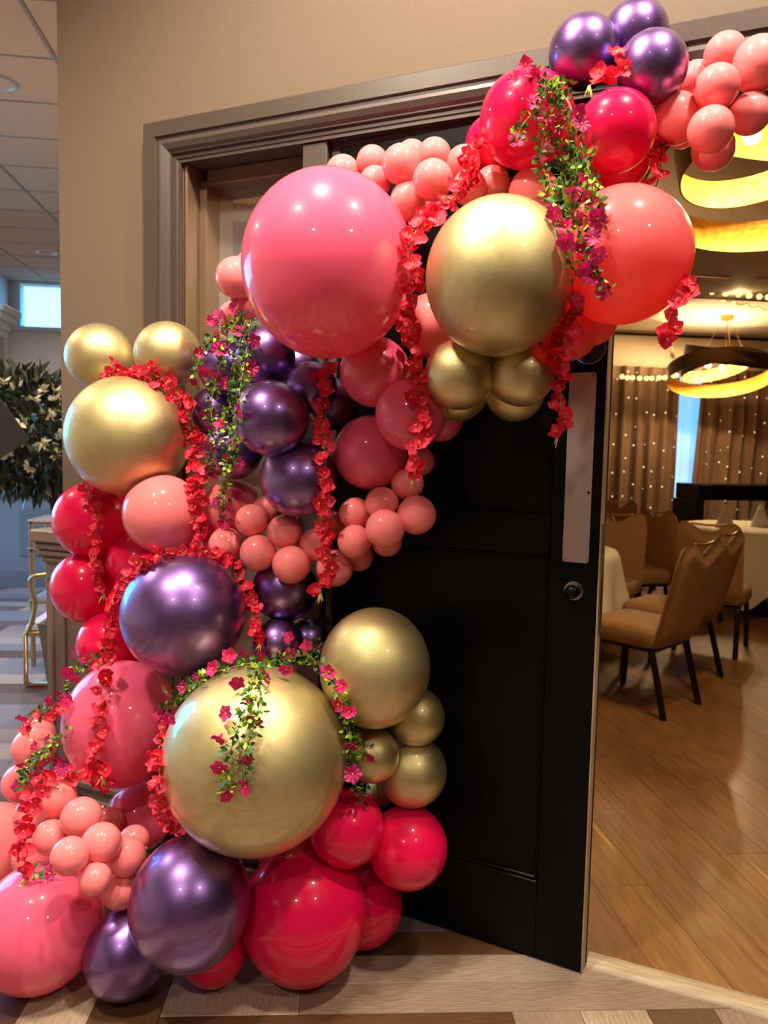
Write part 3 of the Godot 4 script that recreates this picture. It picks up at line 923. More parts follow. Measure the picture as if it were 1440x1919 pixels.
func ring_lamp(x: float, y: float, z: float, turn: float, label: String, ceiling_y: float) -> void:
	var t := thing("pendant_lamp", label, "lamp", Transform3D(Basis(Vector3.UP, turn), Vector3(x, y, z)), "gold ring pendant lamps of the dining room")
	for q in [[0.52, 0.155, -0.27, 0.06, -0.05, -0.08], [0.47, 0.15, 0.13, -0.16, 0.06, 0.09], [0.34, 0.13, -0.16, 0.22, -0.10, 0.0]]:
		var bas := Basis(Vector3.BACK, q[3]) * Basis(Vector3.RIGHT, q[2])
		var at := Transform3D(bas, Vector3(q[4], q[5], 0))
		var outer := []
		var inner := []
		for k in 2:
			outer.append(Vector2(q[0], q[1] * (k - 0.5)))
			inner.append(Vector2(q[0] - 0.005, q[1] * (0.5 - k)))
		var band := part("ring", turned([outer[0], outer[1], inner[0] , inner[1], outer[0]], 72), M.bronze, t, at)
		part("gold_lining", turned([Vector2(q[0] - 0.0065, q[1] * 0.49), Vector2(q[0] - 0.0065, -q[1] * 0.49)], 72), M.gold_leaf, band)
	for k in 3:
		var a := TAU * k / 3 + 0.4
		var bp := Vector3(cos(a) * 0.2, 0.0, sin(a) * 0.2)
		part("bulb", sphere(0.035, 16), M.bulb, t, Transform3D(Basis(), bp))
		lamp_light(0.95, Color(1, 0.88, 0.67), 0.035, t.transform * bp, "pendant_glow")
		part("bulb_holder", tube([bp + Vector3(0, 0.03, 0), bp + Vector3(0, 0.09, 0), Vector3(0, 0.13, 0)], 0.008, 8), M.bronze, t)
		part("suspension_wire", tube([Vector3(0.30 * cos(a + 1), 0.05, 0.30 * sin(a + 1)), Vector3(0.04 * cos(a + 1), ceiling_y - y - 0.04, 0.04 * sin(a + 1))], 0.0015, 6), M.brass, t)
	part("flex", tube([Vector3(0, 0.12, 0), Vector3(0, ceiling_y - y - 0.03, 0)], 0.004, 8), M.bronze, t)
	part("canopy", turned([Vector2(0, -0.045), Vector2(0.065, -0.045), Vector2(0.065, 0.0)], 32), M.canopy, t, Transform3D(Basis(), Vector3(0, ceiling_y - y, 0)))

func bulbs_along(called: String, label: String, pts: Array, r: float, sag: float, m: Material, light := 0.0) -> void:
	var t := thing(called, label, "string lights")
	var st := begin()
	for i in pts.size() - 1:
		var mid: Vector3 = (pts[i] + pts[i + 1]) / 2.0 + Vector3(0, r * 1.2 - sag, 0)
		add_tube(st, bent([pts[i] + Vector3(0, r * 1.4, 0), mid, pts[i + 1] + Vector3(0, r * 1.4, 0)], 3), 0.003, 5)
	part("wire", smooth(st), M.wire, t)
	var ball := sphere(r, 12)
	for p in pts:
		part("bulb", ball, m, t, Transform3D(Basis(), p))
	if light > 0.0:
		lamp_light(light, Color(1, 0.88, 0.6), r, pts[pts.size() / 2], "string_glow")

func fairy_curtain(label: String, x0: float, x1: float, strands: int, seed_at: int) -> void:
	var t := thing("fairy_light_curtain", label, "string lights", Transform3D(), "fairy lights hung over the dining room curtains")
	var ball := sphere(0.010, 8)
	var small := sphere(0.006, 8)
	rng.seed = seed_at
	for k in strands:
		var x := lerpf(x0, x1, (k + 0.3 + 0.4 * rng.randf()) / strands)
		part("wire", tube([Vector3(x, 2.40, -8.36), Vector3(x + 0.01, 1.2, -8.36), Vector3(x, 0.5, -8.36)], 0.0012, 4), M.brass, t)
		var y := 2.36 - 0.16 * rng.randf()
		while y > 0.72:
			part("bulb", ball if rng.randf() < 0.55 else small, M.fairy, t, Transform3D(Basis(), Vector3(x + rng.randf_range(-0.012, 0.012), y, -8.345)))
			y -= rng.randf_range(0.14, 0.46)

func wine_glass(x: float, z: float, label: String) -> void:
	var t := thing("wine_glass", label, "glass", Transform3D(Basis(), Vector3(x, 0.752, z)), "wine glasses on the right dining table")
	part("foot", lathe([Vector2(0, 0.004), Vector2(0.034, 0.002), Vector2(0.035, 0.0)], 20), M.glass, t)
	part("stem", tube([Vector3(0, 0.003, 0), Vector3(0, 0.09, 0)], 0.004, 8), M.glass, t)
	part("bowl", lathe([Vector2(0.004, 0.09), Vector2(0.028, 0.105), Vector2(0.038, 0.135), Vector2(0.034, 0.19)], 24), M.glass, t)

func dining_room() -> void:
	# back wall with a tall window, ceiling, pelmet
	var st := begin()
	span(st, Vector3(-0.7, 0, -9.0), Vector3(4.25, 3.35, -8.8))
	span(st, Vector3(5.2, 0, -9.0), Vector3(6.6, 3.35, -8.8))
	span(st, Vector3(4.25, 2.5, -9.0), Vector3(5.2, 3.35, -8.8))
	span(st, Vector3(4.25, 0, -9.0), Vector3(5.2, 0.12, -8.8))
	structure("wall_dining", "brown dining room wall behind the curtains", st.commit(), M.dining_wall)
	var w := structure("window_5", "tall daylit dining room window behind the curtain gap")
	part("pane", spanned(Vector3(4.25, 0.12, -8.905), Vector3(5.2, 2.5, -8.9), 0.0005), M.glass, w)
	part("window_bar", spanned(Vector3(4.25, 1.30, -8.93), Vector3(5.2, 1.35, -8.87)), M.white_paint, w)
	# ceiling: a slab over the room with two raised bays
	var line := DOORWALL * Vector3(-1.81, 0, -0.2)
	var line2 := DOORWALL * Vector3(6.75, 0, -0.2)
	var c := structure("ceiling_dining", "warm white dining room ceiling with dropped bands", slab(PackedVector2Array([Vector2(line.x, line.z), Vector2(line2.x, line2.z), Vector2(6.65, -9.0), Vector2(-0.8, -9.0)]), 3.30, 3.4), M.dining_ceiling)
	part("lowered_ceiling", spanned(Vector3(-0.68, 2.86, -8.9), Vector3(6.6, 3.31, -4.75), 0.004), M.dining_ceiling, c)
	part("dropped_band", spanned(Vector3(-0.68, 2.74, -6.15), Vector3(6.6, 2.87, -4.75), 0.004), M.dining_wall, c)
	part("dropped_band", spanned(Vector3(-0.68, 2.80, -4.76), Vector3(6.6, 3.31, -4.60), 0.004), M.dining_wall, c)
	part("shadow_gap", spanned(Vector3(-0.68, 2.735, -6.19), Vector3(6.6, 2.86, -6.15), 0.002), M.black, c)
	for k in 4:
		part("air_slot", spanned(Vector3(2.9 + 0.62 * k, 2.732, -5.46), Vector3(3.3 + 0.62 * k, 2.745, -5.42), 0.003), M.slot, c)
	part("pelmet", spanned(Vector3(-0.68, 2.42, -8.8), Vector3(6.6, 2.87, -8.55), 0.004), M.dining_wall, c)
	part("pelmet_line", spanned(Vector3(-0.68, 2.80, -8.56), Vector3(6.6, 2.83, -8.53), 0.004), M.black, c)
	# curtains and voile
	single("curtain", wavy(2.6, 4.57, 0.02, 2.43, 11.0, 0.05, 0.0, -0.02), M.curtain, "left brown curtain hanging in folds beside the bright window gap", "curtain", Transform3D(Basis(), Vector3(0, 0, -8.47)), "brown dining room curtains")
	single("curtain", wavy(4.86, 6.55, 0.02, 2.43, 10.0, 0.05, -0.13, 0.0), M.curtain, "right brown curtain hanging in folds beside the bright window gap", "curtain", Transform3D(Basis(), Vector3(0, 0, -8.47)), "brown dining room curtains")
	single("voile", wavy(4.35, 5.1, 0.05, 2.43, 5.0, 0.015, 0.0, 0.0, 1), M.voile, "sheer pale voile glowing blue with daylight in the curtain gap", "curtain", Transform3D(Basis(), Vector3(0, 0, -8.66)))
	fairy_curtain("fairy lights in front of the left dining room curtain", 3.7, 4.55, 7, 71)
	fairy_curtain("fairy lights in front of the right dining room curtain", 4.82, 6.0, 8, 72)
	bulbs_along("festoon_lights", "string of round bulbs hanging under the dropped ceiling band", [Vector3(3.365,2.792,-6.059), Vector3(3.414,2.765,-6.025), Vector3(3.485,2.752,-5.990), Vector3(3.581,2.736,-5.951), Vector3(3.677,2.724,-5.913), Vector3(3.749,2.711,-5.878), Vector3(3.817,2.699,-5.843), Vector3(3.871,2.690,-5.810), Vector3(3.950,2.683,-5.774)], 0.024, 0.01, M.festoon, 0.12)
	bulbs_along("festoon_lights", "lower slack string of small bulbs under the dining room ceiling", [Vector3(3.676,2.789,-6.323), Vector3(3.779,2.763,-6.308), Vector3(3.868,2.736,-6.294), Vector3(3.980,2.710,-6.278), Vector3(4.088,2.689,-6.263), Vector3(4.201,2.673,-6.247)], 0.018, 0.02, M.festoon)
	bulbs_along("festoon_lights", "string of round bulbs across the top of the left curtain", [Vector3(3.732,2.274,-8.196), Vector3(3.792,2.263,-8.187), Vector3(3.852,2.264,-8.180), Vector3(3.931,2.260,-8.170), Vector3(4.009,2.261,-8.160), Vector3(4.069,2.263,-8.152), Vector3(4.153,2.270,-8.142), Vector3(4.214,2.272,-8.135), Vector3(4.298,2.280,-8.125), Vector3(4.346,2.299,-8.120)], 0.028, 0.0, M.festoon, 0.12)
	ring_lamp(1.95, 2.60, -2.81, -0.545, "nearer gold ring pendant lamp, cut by the right picture edge above the balloons", 3.30)
	ring_lamp(4.52, 2.34, -7.45, -0.545, "farther gold ring pendant lamp hanging before the curtains", 2.86)
	# tables, chairs
	round_table(1.56, -4.78, 0.58, "round table mostly hidden behind the black door's edge", "cream tablecloth on the table behind the black door's edge", 0.46)
	round_table(4.30, -6.30, 0.70, "round table at the right picture edge set with glasses", "cream tablecloth on the table at the right picture edge", 0.55)
	place_chair(1.94, -3.90, Vector2(-0.58, -0.82), "nearest tan upholstered chair, side on, with the full seat and legs in view")
	place_chair(2.36, -4.36, Vector2(-0.62, -0.78), "tan chair just behind the nearest one, only its back edge and legs showing")
	place_chair(3.04, -4.98, Vector2(0.66, -0.75), "tan chair at the right, its broad back towards the viewer, by the glasses")
	place_chair(3.36, -5.92, Vector2(0.95, -0.20), "tan chair whose dipped back top shows behind the right chairs")
	place_chair(2.32, -5.22, Vector2(-0.6, 0.80), "tan chair right behind the cloth-covered table by the door's edge")
	place_chair(2.80, -5.75, Vector2(1.0, -0.10), "tan chair facing right in the middle, its seat showing behind the nearest chair")
	place_chair(2.95, -6.85, Vector2(-0.7, 0.5), "far tan chair left of the black counter, turned to the left")
	place_chair(3.62, -7.45, Vector2(0.9, 0.35), "far tan chair left of the black counter, seen edge on")
	place_chair(2.45, -6.6, Vector2(-0.9, -0.3), "far tan chair beside the door's edge below the left curtain")
	# black counter before the curtains
	var k := thing("black_counter", "glossy black counter standing before the right curtain", "counter", Transform3D(Basis(), Vector3(5.0, 0, -7.75)))
	part("top", spanned(Vector3(-0.66, 0.92, -0.25), Vector3(1.4, 1.09, 0.25), 0.01), M.black, k)
	part("leg", spanned(Vector3(-0.70, 0, -0.22), Vector3(-0.57, 0.92, 0.22), 0.006), M.black, k)
	part("leg", spanned(Vector3(1.25, 0, -0.22), Vector3(1.38, 0.92, 0.22), 0.006), M.black, k)
	wine_glass(3.80, -5.82, "clear wine glass on the right table, leftmost of the glasses")
	wine_glass(3.98, -5.86, "clear wine glass on the right table, second of the glasses from the left")
	wine_glass(4.14, -5.88, "clear wine glass on the right table, nearest the right picture edge")
	var cone := lathe([Vector2(0.085, 0.0), Vector2(0.07, 0.04), Vector2(0.04, 0.13), Vector2(0.012, 0.20), Vector2(0.0, 0.205)], 14)
	single("napkin", cone, M.napkin, "pale napkin folded into a cone on the right table, left of the other", "napkin", Transform3D(Basis(), Vector3(3.86, 0.752, -6.22)), "folded napkins on the right dining table")
	single("napkin", cone, M.napkin, "pale napkin folded into a cone on the right table, right of the other", "napkin", Transform3D(Basis(), Vector3(4.25, 0.752, -6.30)), "folded napkins on the right dining table")
	single("napkin", cone, M.napkin, "pale folded napkin on the table by the black door's edge", "napkin", Transform3D(Basis(), Vector3(1.82, 0.752, -4.62)))

# ---------------------------------------------------------------- balloons
func balloon_shapes() -> void:
	var prof := []
	for i in 31:
		var t := PI * 0.955 * i / 30.0
		var tail := pow(maxf(0.0, (t / PI - 0.62) / 0.38), 2.2)
		prof.append(Vector2(sin(t) * (1.0 - 0.12 * tail), cos(t) - 0.16 * tail))
	balloon_body = lathe(prof, 56)
	balloon_knot = lathe([Vector2(0.13, -1.09), Vector2(0.07, -1.15), Vector2(0.045, -1.18), Vector2(0.075, -1.20), Vector2(0.07, -1.225), Vector2(0.04, -1.24), Vector2(0.10, -1.31), Vector2(0.085, -1.32), Vector2(0.0, -1.25)], 18)

func balloon(kind: String, at: Vector3, r: float, e: float, label: String, group := "") -> void:
	var y := (OUT + Vector3(rng.randf_range(-0.35, 0.35), rng.randf_range(-0.3, 0.3), rng.randf_range(-0.2, 0.2))).normalized()
	if e > 1.001:
		y = (OUT + Vector3(0, 0.05, 0)).normalized()
	var z := (Vector3.UP - y * y.y).normalized()
	var o := single("balloon", balloon_body, M[kind], label, "balloon", Transform3D(Basis(y.cross(z) * r, y * r, z * r * e), at), group)
	part("knot", balloon_knot, M[kind], o)

func balloons() -> void:
	balloon("purple", Vector3(0.644,2.258,-1.689), 0.0780, 1.00, "front left of the three shiny purple balloons at the very top of the arch")
	balloon("purple", Vector3(0.768,2.311,-1.700), 0.0742, 1.00, "shiny purple balloon at the back of the top trio, touching the picture's upper edge")
	balloon("purple", Vector3(0.759,2.185,-1.589), 0.0743, 1.00, "front right of the three shiny purple balloons at the top, above the red one")
	balloon("coral", Vector3(0.928,2.231,-1.595), 0.0441, 1.00, "small coral balloon at the top of the right-hand cluster, against the door frame", "small coral balloons of the arch")
	balloon("coral", Vector3(0.969,2.184,-1.536), 0.0517, 1.10, "largest coral balloon of the right-hand cluster, cut by the picture's edge", "small coral balloons of the arch")
	balloon("coral", Vector3(0.899,2.205,-1.660), 0.0410, 1.00, "small coral balloon half hidden beside the top right purple balloon", "small coral balloons of the arch")
	balloon("coral", Vector3(0.877,2.128,-1.532), 0.0458, 1.00, "small coral balloon in the middle of the right-hand cluster", "small coral balloons of the arch")
	balloon("coral", Vector3(0.830,2.093,-1.606), 0.0502, 1.10, "small egg-shaped coral balloon at the left of the right-hand cluster", "small coral balloons of the arch")
	balloon("coral", Vector3(0.856,2.032,-1.510), 0.0464, 1.00, "small coral balloon at the front bottom of the right-hand cluster", "small coral balloons of the arch")
	balloon("coral", Vector3(0.966,2.089,-1.550), 0.0433, 1.00, "small coral balloon at the lower right of the right-hand cluster, before the lamp", "small coral balloons of the arch")
	balloon("coral", Vector3(0.917,2.033,-1.602), 0.0458, 1.00, "lowest small coral balloon of the right-hand cluster, rimmed by lamp light", "small coral balloons of the arch")
	balloon("coral", Vector3(0.879,2.098,-1.675), 0.0378, 1.00, "small coral balloon peeping out under the left of the right-hand cluster", "small coral balloons of the arch")
	balloon("red", Vector3(0.671,2.035,-1.561), 0.0832, 1.00, "bright red balloon just under the three purple balloons at the top")
	balloon("red", Vector3(0.737,2.031,-1.680), 0.0692, 1.00, "red balloon tucked below the bright red one, above the big coral balloon")
	balloon("red", Vector3(0.525,2.113,-1.712), 0.1068, 1.00, "red balloon at the top left behind the hanging green and magenta vine")
	balloon("red", Vector3(0.488,2.118,-1.868), 0.0686, 1.00, "dark red balloon behind the left one of the top red balloons, by the door header")
	balloon("coral", Vector3(0.481,2.008,-1.832), 0.0442, 1.00, "small coral balloon between the red garland and the big gold balloon's top", "small coral balloons of the arch")
	balloon("coral", Vector3(0.559,1.964,-1.751), 0.0589, 1.05, "medium coral balloon above the big gold balloon, left of the magenta vine", "small coral balloons of the arch")
	balloon("gold", Vector3(0.435,1.727,-1.577), 0.1562, 1.06, "large gold balloon in the upper middle of the arch, between pink and coral ones")
	balloon("coral_glow", Vector3(0.692,1.776,-1.542), 0.1420, 1.00, "large coral balloon at the right of the arch in front of the dining room")
	balloon("coral_glow", Vector3(0.630,1.636,-1.676), 0.0661, 1.00, "medium coral balloon behind the lower right of the large gold balloon")
	balloon("coral_glow", Vector3(0.710,1.680,-1.745), 0.0639, 1.00, "medium coral balloon under the large coral one, over the blue door sticker")
	balloon("coral", Vector3(0.128,2.080,-2.023), 0.0462, 1.00, "leftmost of the small coral balloons along the door header, above the big pink one", "small coral balloons of the arch")
	balloon("coral", Vector3(0.203,2.106,-2.003), 0.0417, 1.00, "small coral balloon second from the left along the door header", "small coral balloons of the arch")
	balloon("coral", Vector3(0.262,2.057,-1.876), 0.0484, 1.00, "small coral balloon in the middle of the row along the door header", "small coral balloons of the arch")
	balloon("coral", Vector3(0.303,2.118,-1.979), 0.0415, 1.00, "small coral balloon hidden behind the middle of the row along the door header", "small coral balloons of the arch")
	balloon("coral", Vector3(0.349,2.096,-1.907), 0.0428, 1.00, "highest small coral balloon of the row along the door header", "small coral balloons of the arch")
	balloon("coral", Vector3(0.330,2.002,-1.813), 0.0484, 1.00, "small coral balloon at the front right of the header row, next to the red garland", "small coral balloons of the arch")
	balloon("coral", Vector3(0.205,2.034,-1.944), 0.0406, 1.00, "small coral balloon touching the upper right of the big pink balloon", "small coral balloons of the arch")
	balloon("coral", Vector3(0.281,1.971,-1.881), 0.0449, 1.10, "egg-shaped coral balloon squeezed between the big pink balloon and red garland", "small coral balloons of the arch")
	balloon("coral", Vector3(0.411,2.060,-1.846), 0.0416, 1.00, "small coral balloon behind the red garland at the right end of the header row", "small coral balloons of the arch")
	balloon("coral", Vector3(0.416,1.985,-1.799), 0.0420, 1.00, "small coral balloon showing through the red garland above the large gold balloon", "small coral balloons of the arch")
	balloon("coral", Vector3(0.340,1.972,-1.930), 0.0408, 1.00, "small coral balloon deep behind the red garland beside the big pink one", "small coral balloons of the arch")
	balloon("pink", Vector3(0.081,1.781,-1.773), 0.1989, 1.07, "biggest pink balloon, upper left of the arch beside the sidelight window")
	balloon("coral", Vector3(-0.151,1.816,-2.104), 0.0564, 1.00, "leftmost small coral balloon at the left edge of the biggest pink balloon", "small coral balloons of the arch")
	balloon("coral", Vector3(-0.114,1.858,-2.182), 0.0526, 1.00, "small coral balloon half hidden behind the left edge of the biggest pink balloon", "small coral balloons of the arch")
	balloon("coral", Vector3(-0.122,1.755,-2.163), 0.0463, 1.00, "small coral balloon at the lower left of the biggest pink balloon, by the vine", "small coral balloons of the arch")
	balloon("coral", Vector3(-0.167,1.735,-2.225), 0.0430, 1.00, "small coral balloon peeping over the top of the left magenta vine", "small coral balloons of the arch")
	balloon("gold", Vector3(-0.589,1.627,-2.436), 0.1041, 1.00, "left one of the two small gold balloons on top of the left column")
	balloon("gold", Vector3(-0.360,1.624,-2.281), 0.0970, 1.00, "right one of the two small gold balloons on top of the left column")
	balloon("gold", Vector3(-0.471,1.384,-2.265), 0.1758, 1.00, "medium gold balloon at the upper left of the column, under two small gold ones")
	balloon("purple", Vector3(-0.050,1.432,-1.916), 0.0954, 1.00, "front purple balloon in the shaded middle cluster, right of the magenta vine")
	balloon("purple", Vector3(0.022,1.279,-1.969), 0.1006, 1.00, "lower purple balloon of the middle cluster, behind the central red garland")
	balloon("purple", Vector3(-0.071,1.601,-2.051), 0.0814, 1.00, "dark purple balloon of the middle cluster tucked under the biggest pink balloon")
	balloon("purple", Vector3(0.051,1.516,-1.980), 0.0683, 1.00, "purple balloon behind the top of the central red garland")
	balloon("purple", Vector3(0.117,1.482,-2.077), 0.0721, 1.00, "purple balloon right of the central red garland, beside the dusky pink ones")
	balloon("purple", Vector3(-0.154,1.348,-2.116), 0.0800, 1.00, "purple balloon at the lower left of the middle cluster behind the vine's tip")
	balloon("purple", Vector3(-0.185,1.582,-2.193), 0.0790, 1.00, "purple balloon hidden behind the upper part of the left magenta vine")
	balloon("purple", Vector3(-0.214,1.461,-2.255), 0.0784, 1.00, "purple balloon hidden between the left magenta vine and the red garland")
	balloon("purple", Vector3(0.017,1.584,-2.145), 0.0632, 1.00, "purple balloon deep in shadow under the biggest pink balloon")
	balloon("pink", Vector3(0.208,1.553,-1.887), 0.0885, 1.00, "dusky pink balloon directly under the right of the biggest pink balloon")
	balloon("pink", Vector3(0.289,1.445,-1.809), 0.0870, 1.00, "dusky pink balloon under the two gold ones, above the row of small coral balloons")
	balloon("pink", Vector3(0.208,1.351,-1.951), 0.0978, 1.00, "dusky pink balloon at the right of the central red garland, resting on coral balloons")
	balloon("pink", Vector3(0.389,1.441,-1.937), 0.0587, 1.00, "pink balloon peeping out below the left small gold pair")
	balloon("coral", Vector3(0.354,1.672,-1.892), 0.0837, 1.00, "coral balloon behind the left edge of the large gold balloon")
	balloon("gold", Vector3(0.385,1.534,-1.708), 0.0812, 1.00, "left front gold balloon hanging under the large gold balloon")
	balloon("gold", Vector3(0.521,1.538,-1.673), 0.0755, 1.00, "right front gold balloon hanging under the large gold balloon")
	balloon("gold", Vector3(0.411,1.509,-1.844), 0.0772, 1.00, "gold balloon peeping out below the left hanging gold one")
	balloon("gold", Vector3(0.545,1.507,-1.800), 0.0734, 1.00, "gold balloon peeping out below the right hanging gold one")
	balloon("coral", Vector3(0.339,1.331,-1.947), 0.0394, 1.00, "topmost small coral balloon at the right end of the long row, by the garland's end", "small coral balloons of the arch")
	balloon("coral", Vector3(0.300,1.272,-1.905), 0.0427, 1.00, "small coral balloon below the right red garland's tip", "small coral balloons of the arch")
	balloon("coral", Vector3(0.316,1.197,-1.847), 0.0496, 1.00, "rightmost small coral balloon of the long row, against the black door", "small coral balloons of the arch")
	balloon("coral", Vector3(0.234,1.221,-1.897), 0.0438, 1.00, "small coral balloon under the lowest dusky pink balloon, right part of the row", "small coral balloons of the arch")
	balloon("coral", Vector3(0.236,1.162,-1.839), 0.0492, 1.00, "small coral balloon front right in the long row, left of the rightmost", "small coral balloons of the arch")
	balloon("coral", Vector3(0.168,1.193,-1.930), 0.0416, 1.00, "small coral balloon just right of the central red garland", "small coral balloons of the arch")
	balloon("coral", Vector3(0.165,1.123,-1.897), 0.0438, 1.00, "small coral balloon right of the central red garland, one lower", "small coral balloons of the arch")
	balloon("coral", Vector3(0.119,1.046,-1.951), 0.0492, 1.00, "small coral balloon behind the lower end of the central red garland", "small coral balloons of the arch")
	balloon("coral", Vector3(0.185,1.071,-1.992), 0.0403, 1.00, "small coral balloon half hidden at the underside of the long row", "small coral balloons of the arch")
	balloon("coral", Vector3(0.254,1.119,-1.939), 0.0407, 1.00, "small coral balloon behind the front right one, against the black door", "small coral balloons of the arch")
	balloon("coral", Vector3(0.071,1.102,-1.992), 0.0457, 1.00, "small coral balloon just left of the central red garland", "small coral balloons of the arch")
	balloon("coral", Vector3(0.114,1.151,-2.037), 0.0438, 1.00, "small coral balloon covered by the central red garland", "small coral balloons of the arch")
	balloon("coral", Vector3(-0.012,1.135,-2.011), 0.0472, 1.00, "small coral balloon under the lower purple balloon of the middle cluster", "small coral balloons of the arch")
	balloon("coral", Vector3(0.005,1.051,-1.974), 0.0508, 1.00, "lowest small coral balloon of the long row, above the small dark purple one", "small coral balloons of the arch")
	balloon("coral", Vector3(-0.103,1.159,-2.060), 0.0452, 1.00, "small coral balloon at the upper left of the long row, right of the vine tip", "small coral balloons of the arch")
	balloon("coral", Vector3(-0.084,1.076,-2.018), 0.0487, 1.00, "small coral balloon at the front left of the long row, next to big purple", "small coral balloons of the arch")
	balloon("coral", Vector3(-0.177,1.089,-2.106), 0.0476, 1.00, "leftmost small coral balloon of the long row, above the big dark purple one", "small coral balloons of the arch")
	balloon("coral", Vector3(-0.065,1.183,-2.122), 0.0421, 1.00, "small coral balloon half hidden behind the upper left of the long row", "small coral balloons of the arch")
	balloon("coral", Vector3(-0.360,1.166,-2.182), 0.1109, 1.00, "medium coral balloon under the gold one at the left, beside the wide red garland")
	balloon("coral", Vector3(-0.162,1.187,-2.178), 0.0828, 1.00, "shaded coral balloon behind the tip of the left magenta vine")
	balloon("red", Vector3(-0.609,1.124,-2.412), 0.1197, 1.00, "upper one of the two red balloons bulging past the left wall corner")
	balloon("red", Vector3(-0.626,0.913,-2.419), 0.1141, 1.00, "lower one of the two red balloons bulging past the left wall corner")
	balloon("red", Vector3(-0.545,0.750,-2.342), 0.0984, 1.00, "red balloon above the pink one at the left, with garland along its right")
	balloon("red", Vector3(-0.460,1.000,-2.371), 0.1025, 1.00, "shaded red balloon behind the garland at the upper left of the big purple one")
	balloon("red", Vector3(-0.226,1.084,-2.262), 0.0876, 1.00, "shaded red balloon deep between the coral balloons and the big purple one")
	balloon("purple", Vector3(-0.276,0.915,-2.002), 0.1626, 1.00, "big dark purple balloon wreathed in red garland at the left of the column")
	balloon("purple", Vector3(-0.012,0.966,-2.080), 0.0909, 1.00, "small dark purple balloon under the long coral row, before the grey mullion")
	balloon("purple", Vector3(-0.027,0.824,-2.031), 0.0702, 1.00, "small dark purple balloon behind the magenta vine on top of the huge gold one")
	balloon("purple", Vector3(0.053,0.817,-2.114), 0.0611, 1.00, "smallest dark purple balloon, beside the mottled gold balloon by the mullion")
	balloon("gold", Vector3(0.214,0.818,-1.811), 0.1382, 1.08, "medium gold balloon before the black door, upper right of the huge gold one")
	balloon("gold", Vector3(0.331,0.669,-1.869), 0.0750, 1.00, "small gold balloon at the right under the medium gold one, against black door")
	balloon("gold", Vector3(0.213,0.589,-1.823), 0.0688, 1.00, "small gold balloon between the huge gold one and the black door")
	balloon("gold", Vector3(0.325,0.518,-1.880), 0.0926, 1.00, "lower right small gold balloon above the red ones by the black door")
	balloon("gold", Vector3(0.262,0.418,-1.992), 0.0445, 1.00, "tiny shaded gold balloon peeping out below the three small gold ones")
	balloon("gold", Vector3(-0.075,0.612,-1.770), 0.2211, 1.00, "huge gold balloon at the foot of the column, draped with a magenta vine")
	balloon("pink", Vector3(-0.466,0.572,-2.135), 0.1601, 1.10, "pink balloon at the lower left with a red garland hanging down its face")
	balloon("pink", Vector3(-0.433,0.261,-2.210), 0.0982, 1.00, "dark pink balloon in shadow below the pink one with the garland")
	balloon("coral", Vector3(-0.773,0.424,-2.346), 0.0656, 1.00, "small coral balloon at the far lower left under the magenta flowers", "small coral balloons of the arch")
	balloon("coral", Vector3(-0.798,0.420,-2.454), 0.0583, 1.00, "small coral balloon at the top of the lower left cluster among red petals", "small coral balloons of the arch")
	balloon("coral", Vector3(-0.845,0.271,-2.446), 0.0617, 1.00, "small coral balloon at the left edge of the lower left cluster against the floor", "small coral balloons of the arch")
	balloon("coral", Vector3(-0.598,0.435,-1.980), 0.0517, 1.00, "topmost front small coral balloon of the lower left cluster", "small coral balloons of the arch")
	balloon("coral", Vector3(-0.515,0.418,-1.897), 0.0498, 1.00, "small coral balloon second from the top of the lower left cluster", "small coral balloons of the arch")
	balloon("coral", Vector3(-0.592,0.364,-1.907), 0.0432, 1.00, "small coral balloon at the left of the lower left cluster", "small coral balloons of the arch")
	balloon("coral", Vector3(-0.502,0.397,-1.752), 0.0436, 1.00, "small coral balloon in the lower left cluster, just above the magenta blossom", "small coral balloons of the arch")
	balloon("coral", Vector3(-0.444,0.396,-1.807), 0.0478, 1.00, "small coral balloon in the centre of the lower left cluster", "small coral balloons of the arch")
	balloon("coral", Vector3(-0.393,0.340,-1.842), 0.0476, 1.00, "small coral balloon at the right of the lower left cluster, by the purple one", "small coral balloons of the arch")
	balloon("coral", Vector3(-0.391,0.338,-1.920), 0.0400, 1.00, "small coral balloon half hidden at the right of the lower left cluster", "small coral balloons of the arch")
	balloon("coral", Vector3(-0.446,0.336,-1.754), 0.0377, 1.00, "small coral balloon at the bottom of the lower left cluster, left of the lowest", "small coral balloons of the arch")
	balloon("coral", Vector3(-0.406,0.256,-1.834), 0.0449, 1.00, "lowest small coral balloon of the lower left cluster, touching the purple one", "small coral balloons of the arch")
	balloon("coral", Vector3(-0.716,0.299,-2.156), 0.0547, 1.00, "small coral balloon hidden behind the red garland at the far lower left", "small coral balloons of the arch")
	balloon("coral", Vector3(-0.493,0.301,-2.102), 0.0405, 1.00, "small shaded coral balloon behind the centre of the lower left cluster", "small coral balloons of the arch")
	balloon("coral", Vector3(-0.583,0.132,-2.110), 0.0392, 1.00, "small shaded coral balloon underneath the lower left cluster", "small coral balloons of the arch")
	balloon("coral", Vector3(-0.698,0.191,-2.138), 0.0696, 1.00, "shaded coral balloon behind the lower left cluster, above the big pink one", "small coral balloons of the arch")
	balloon("coral", Vector3(-0.878,0.136,-2.289), 0.1349, 1.00, "large coral balloon cut by the left picture edge above the bottom pink one")
	balloon("pink", Vector3(-0.610,0.152,-1.873), 0.1510, 1.00, "big bright pink balloon on the floor at the bottom left corner")
	balloon("purple", Vector3(-0.388,0.108,-1.812), 0.1013, 1.05, "small purple balloon on the floor at the bottom, right of the big pink one")
	balloon("purple", Vector3(-0.226,0.275,-1.742), 0.1423, 1.07, "big bright purple balloon low at the bottom under the huge gold one")
	balloon("red", Vector3(-0.180,0.085,-1.835), 0.0838, 1.00, "red balloon peeping out below the big bright purple balloon")
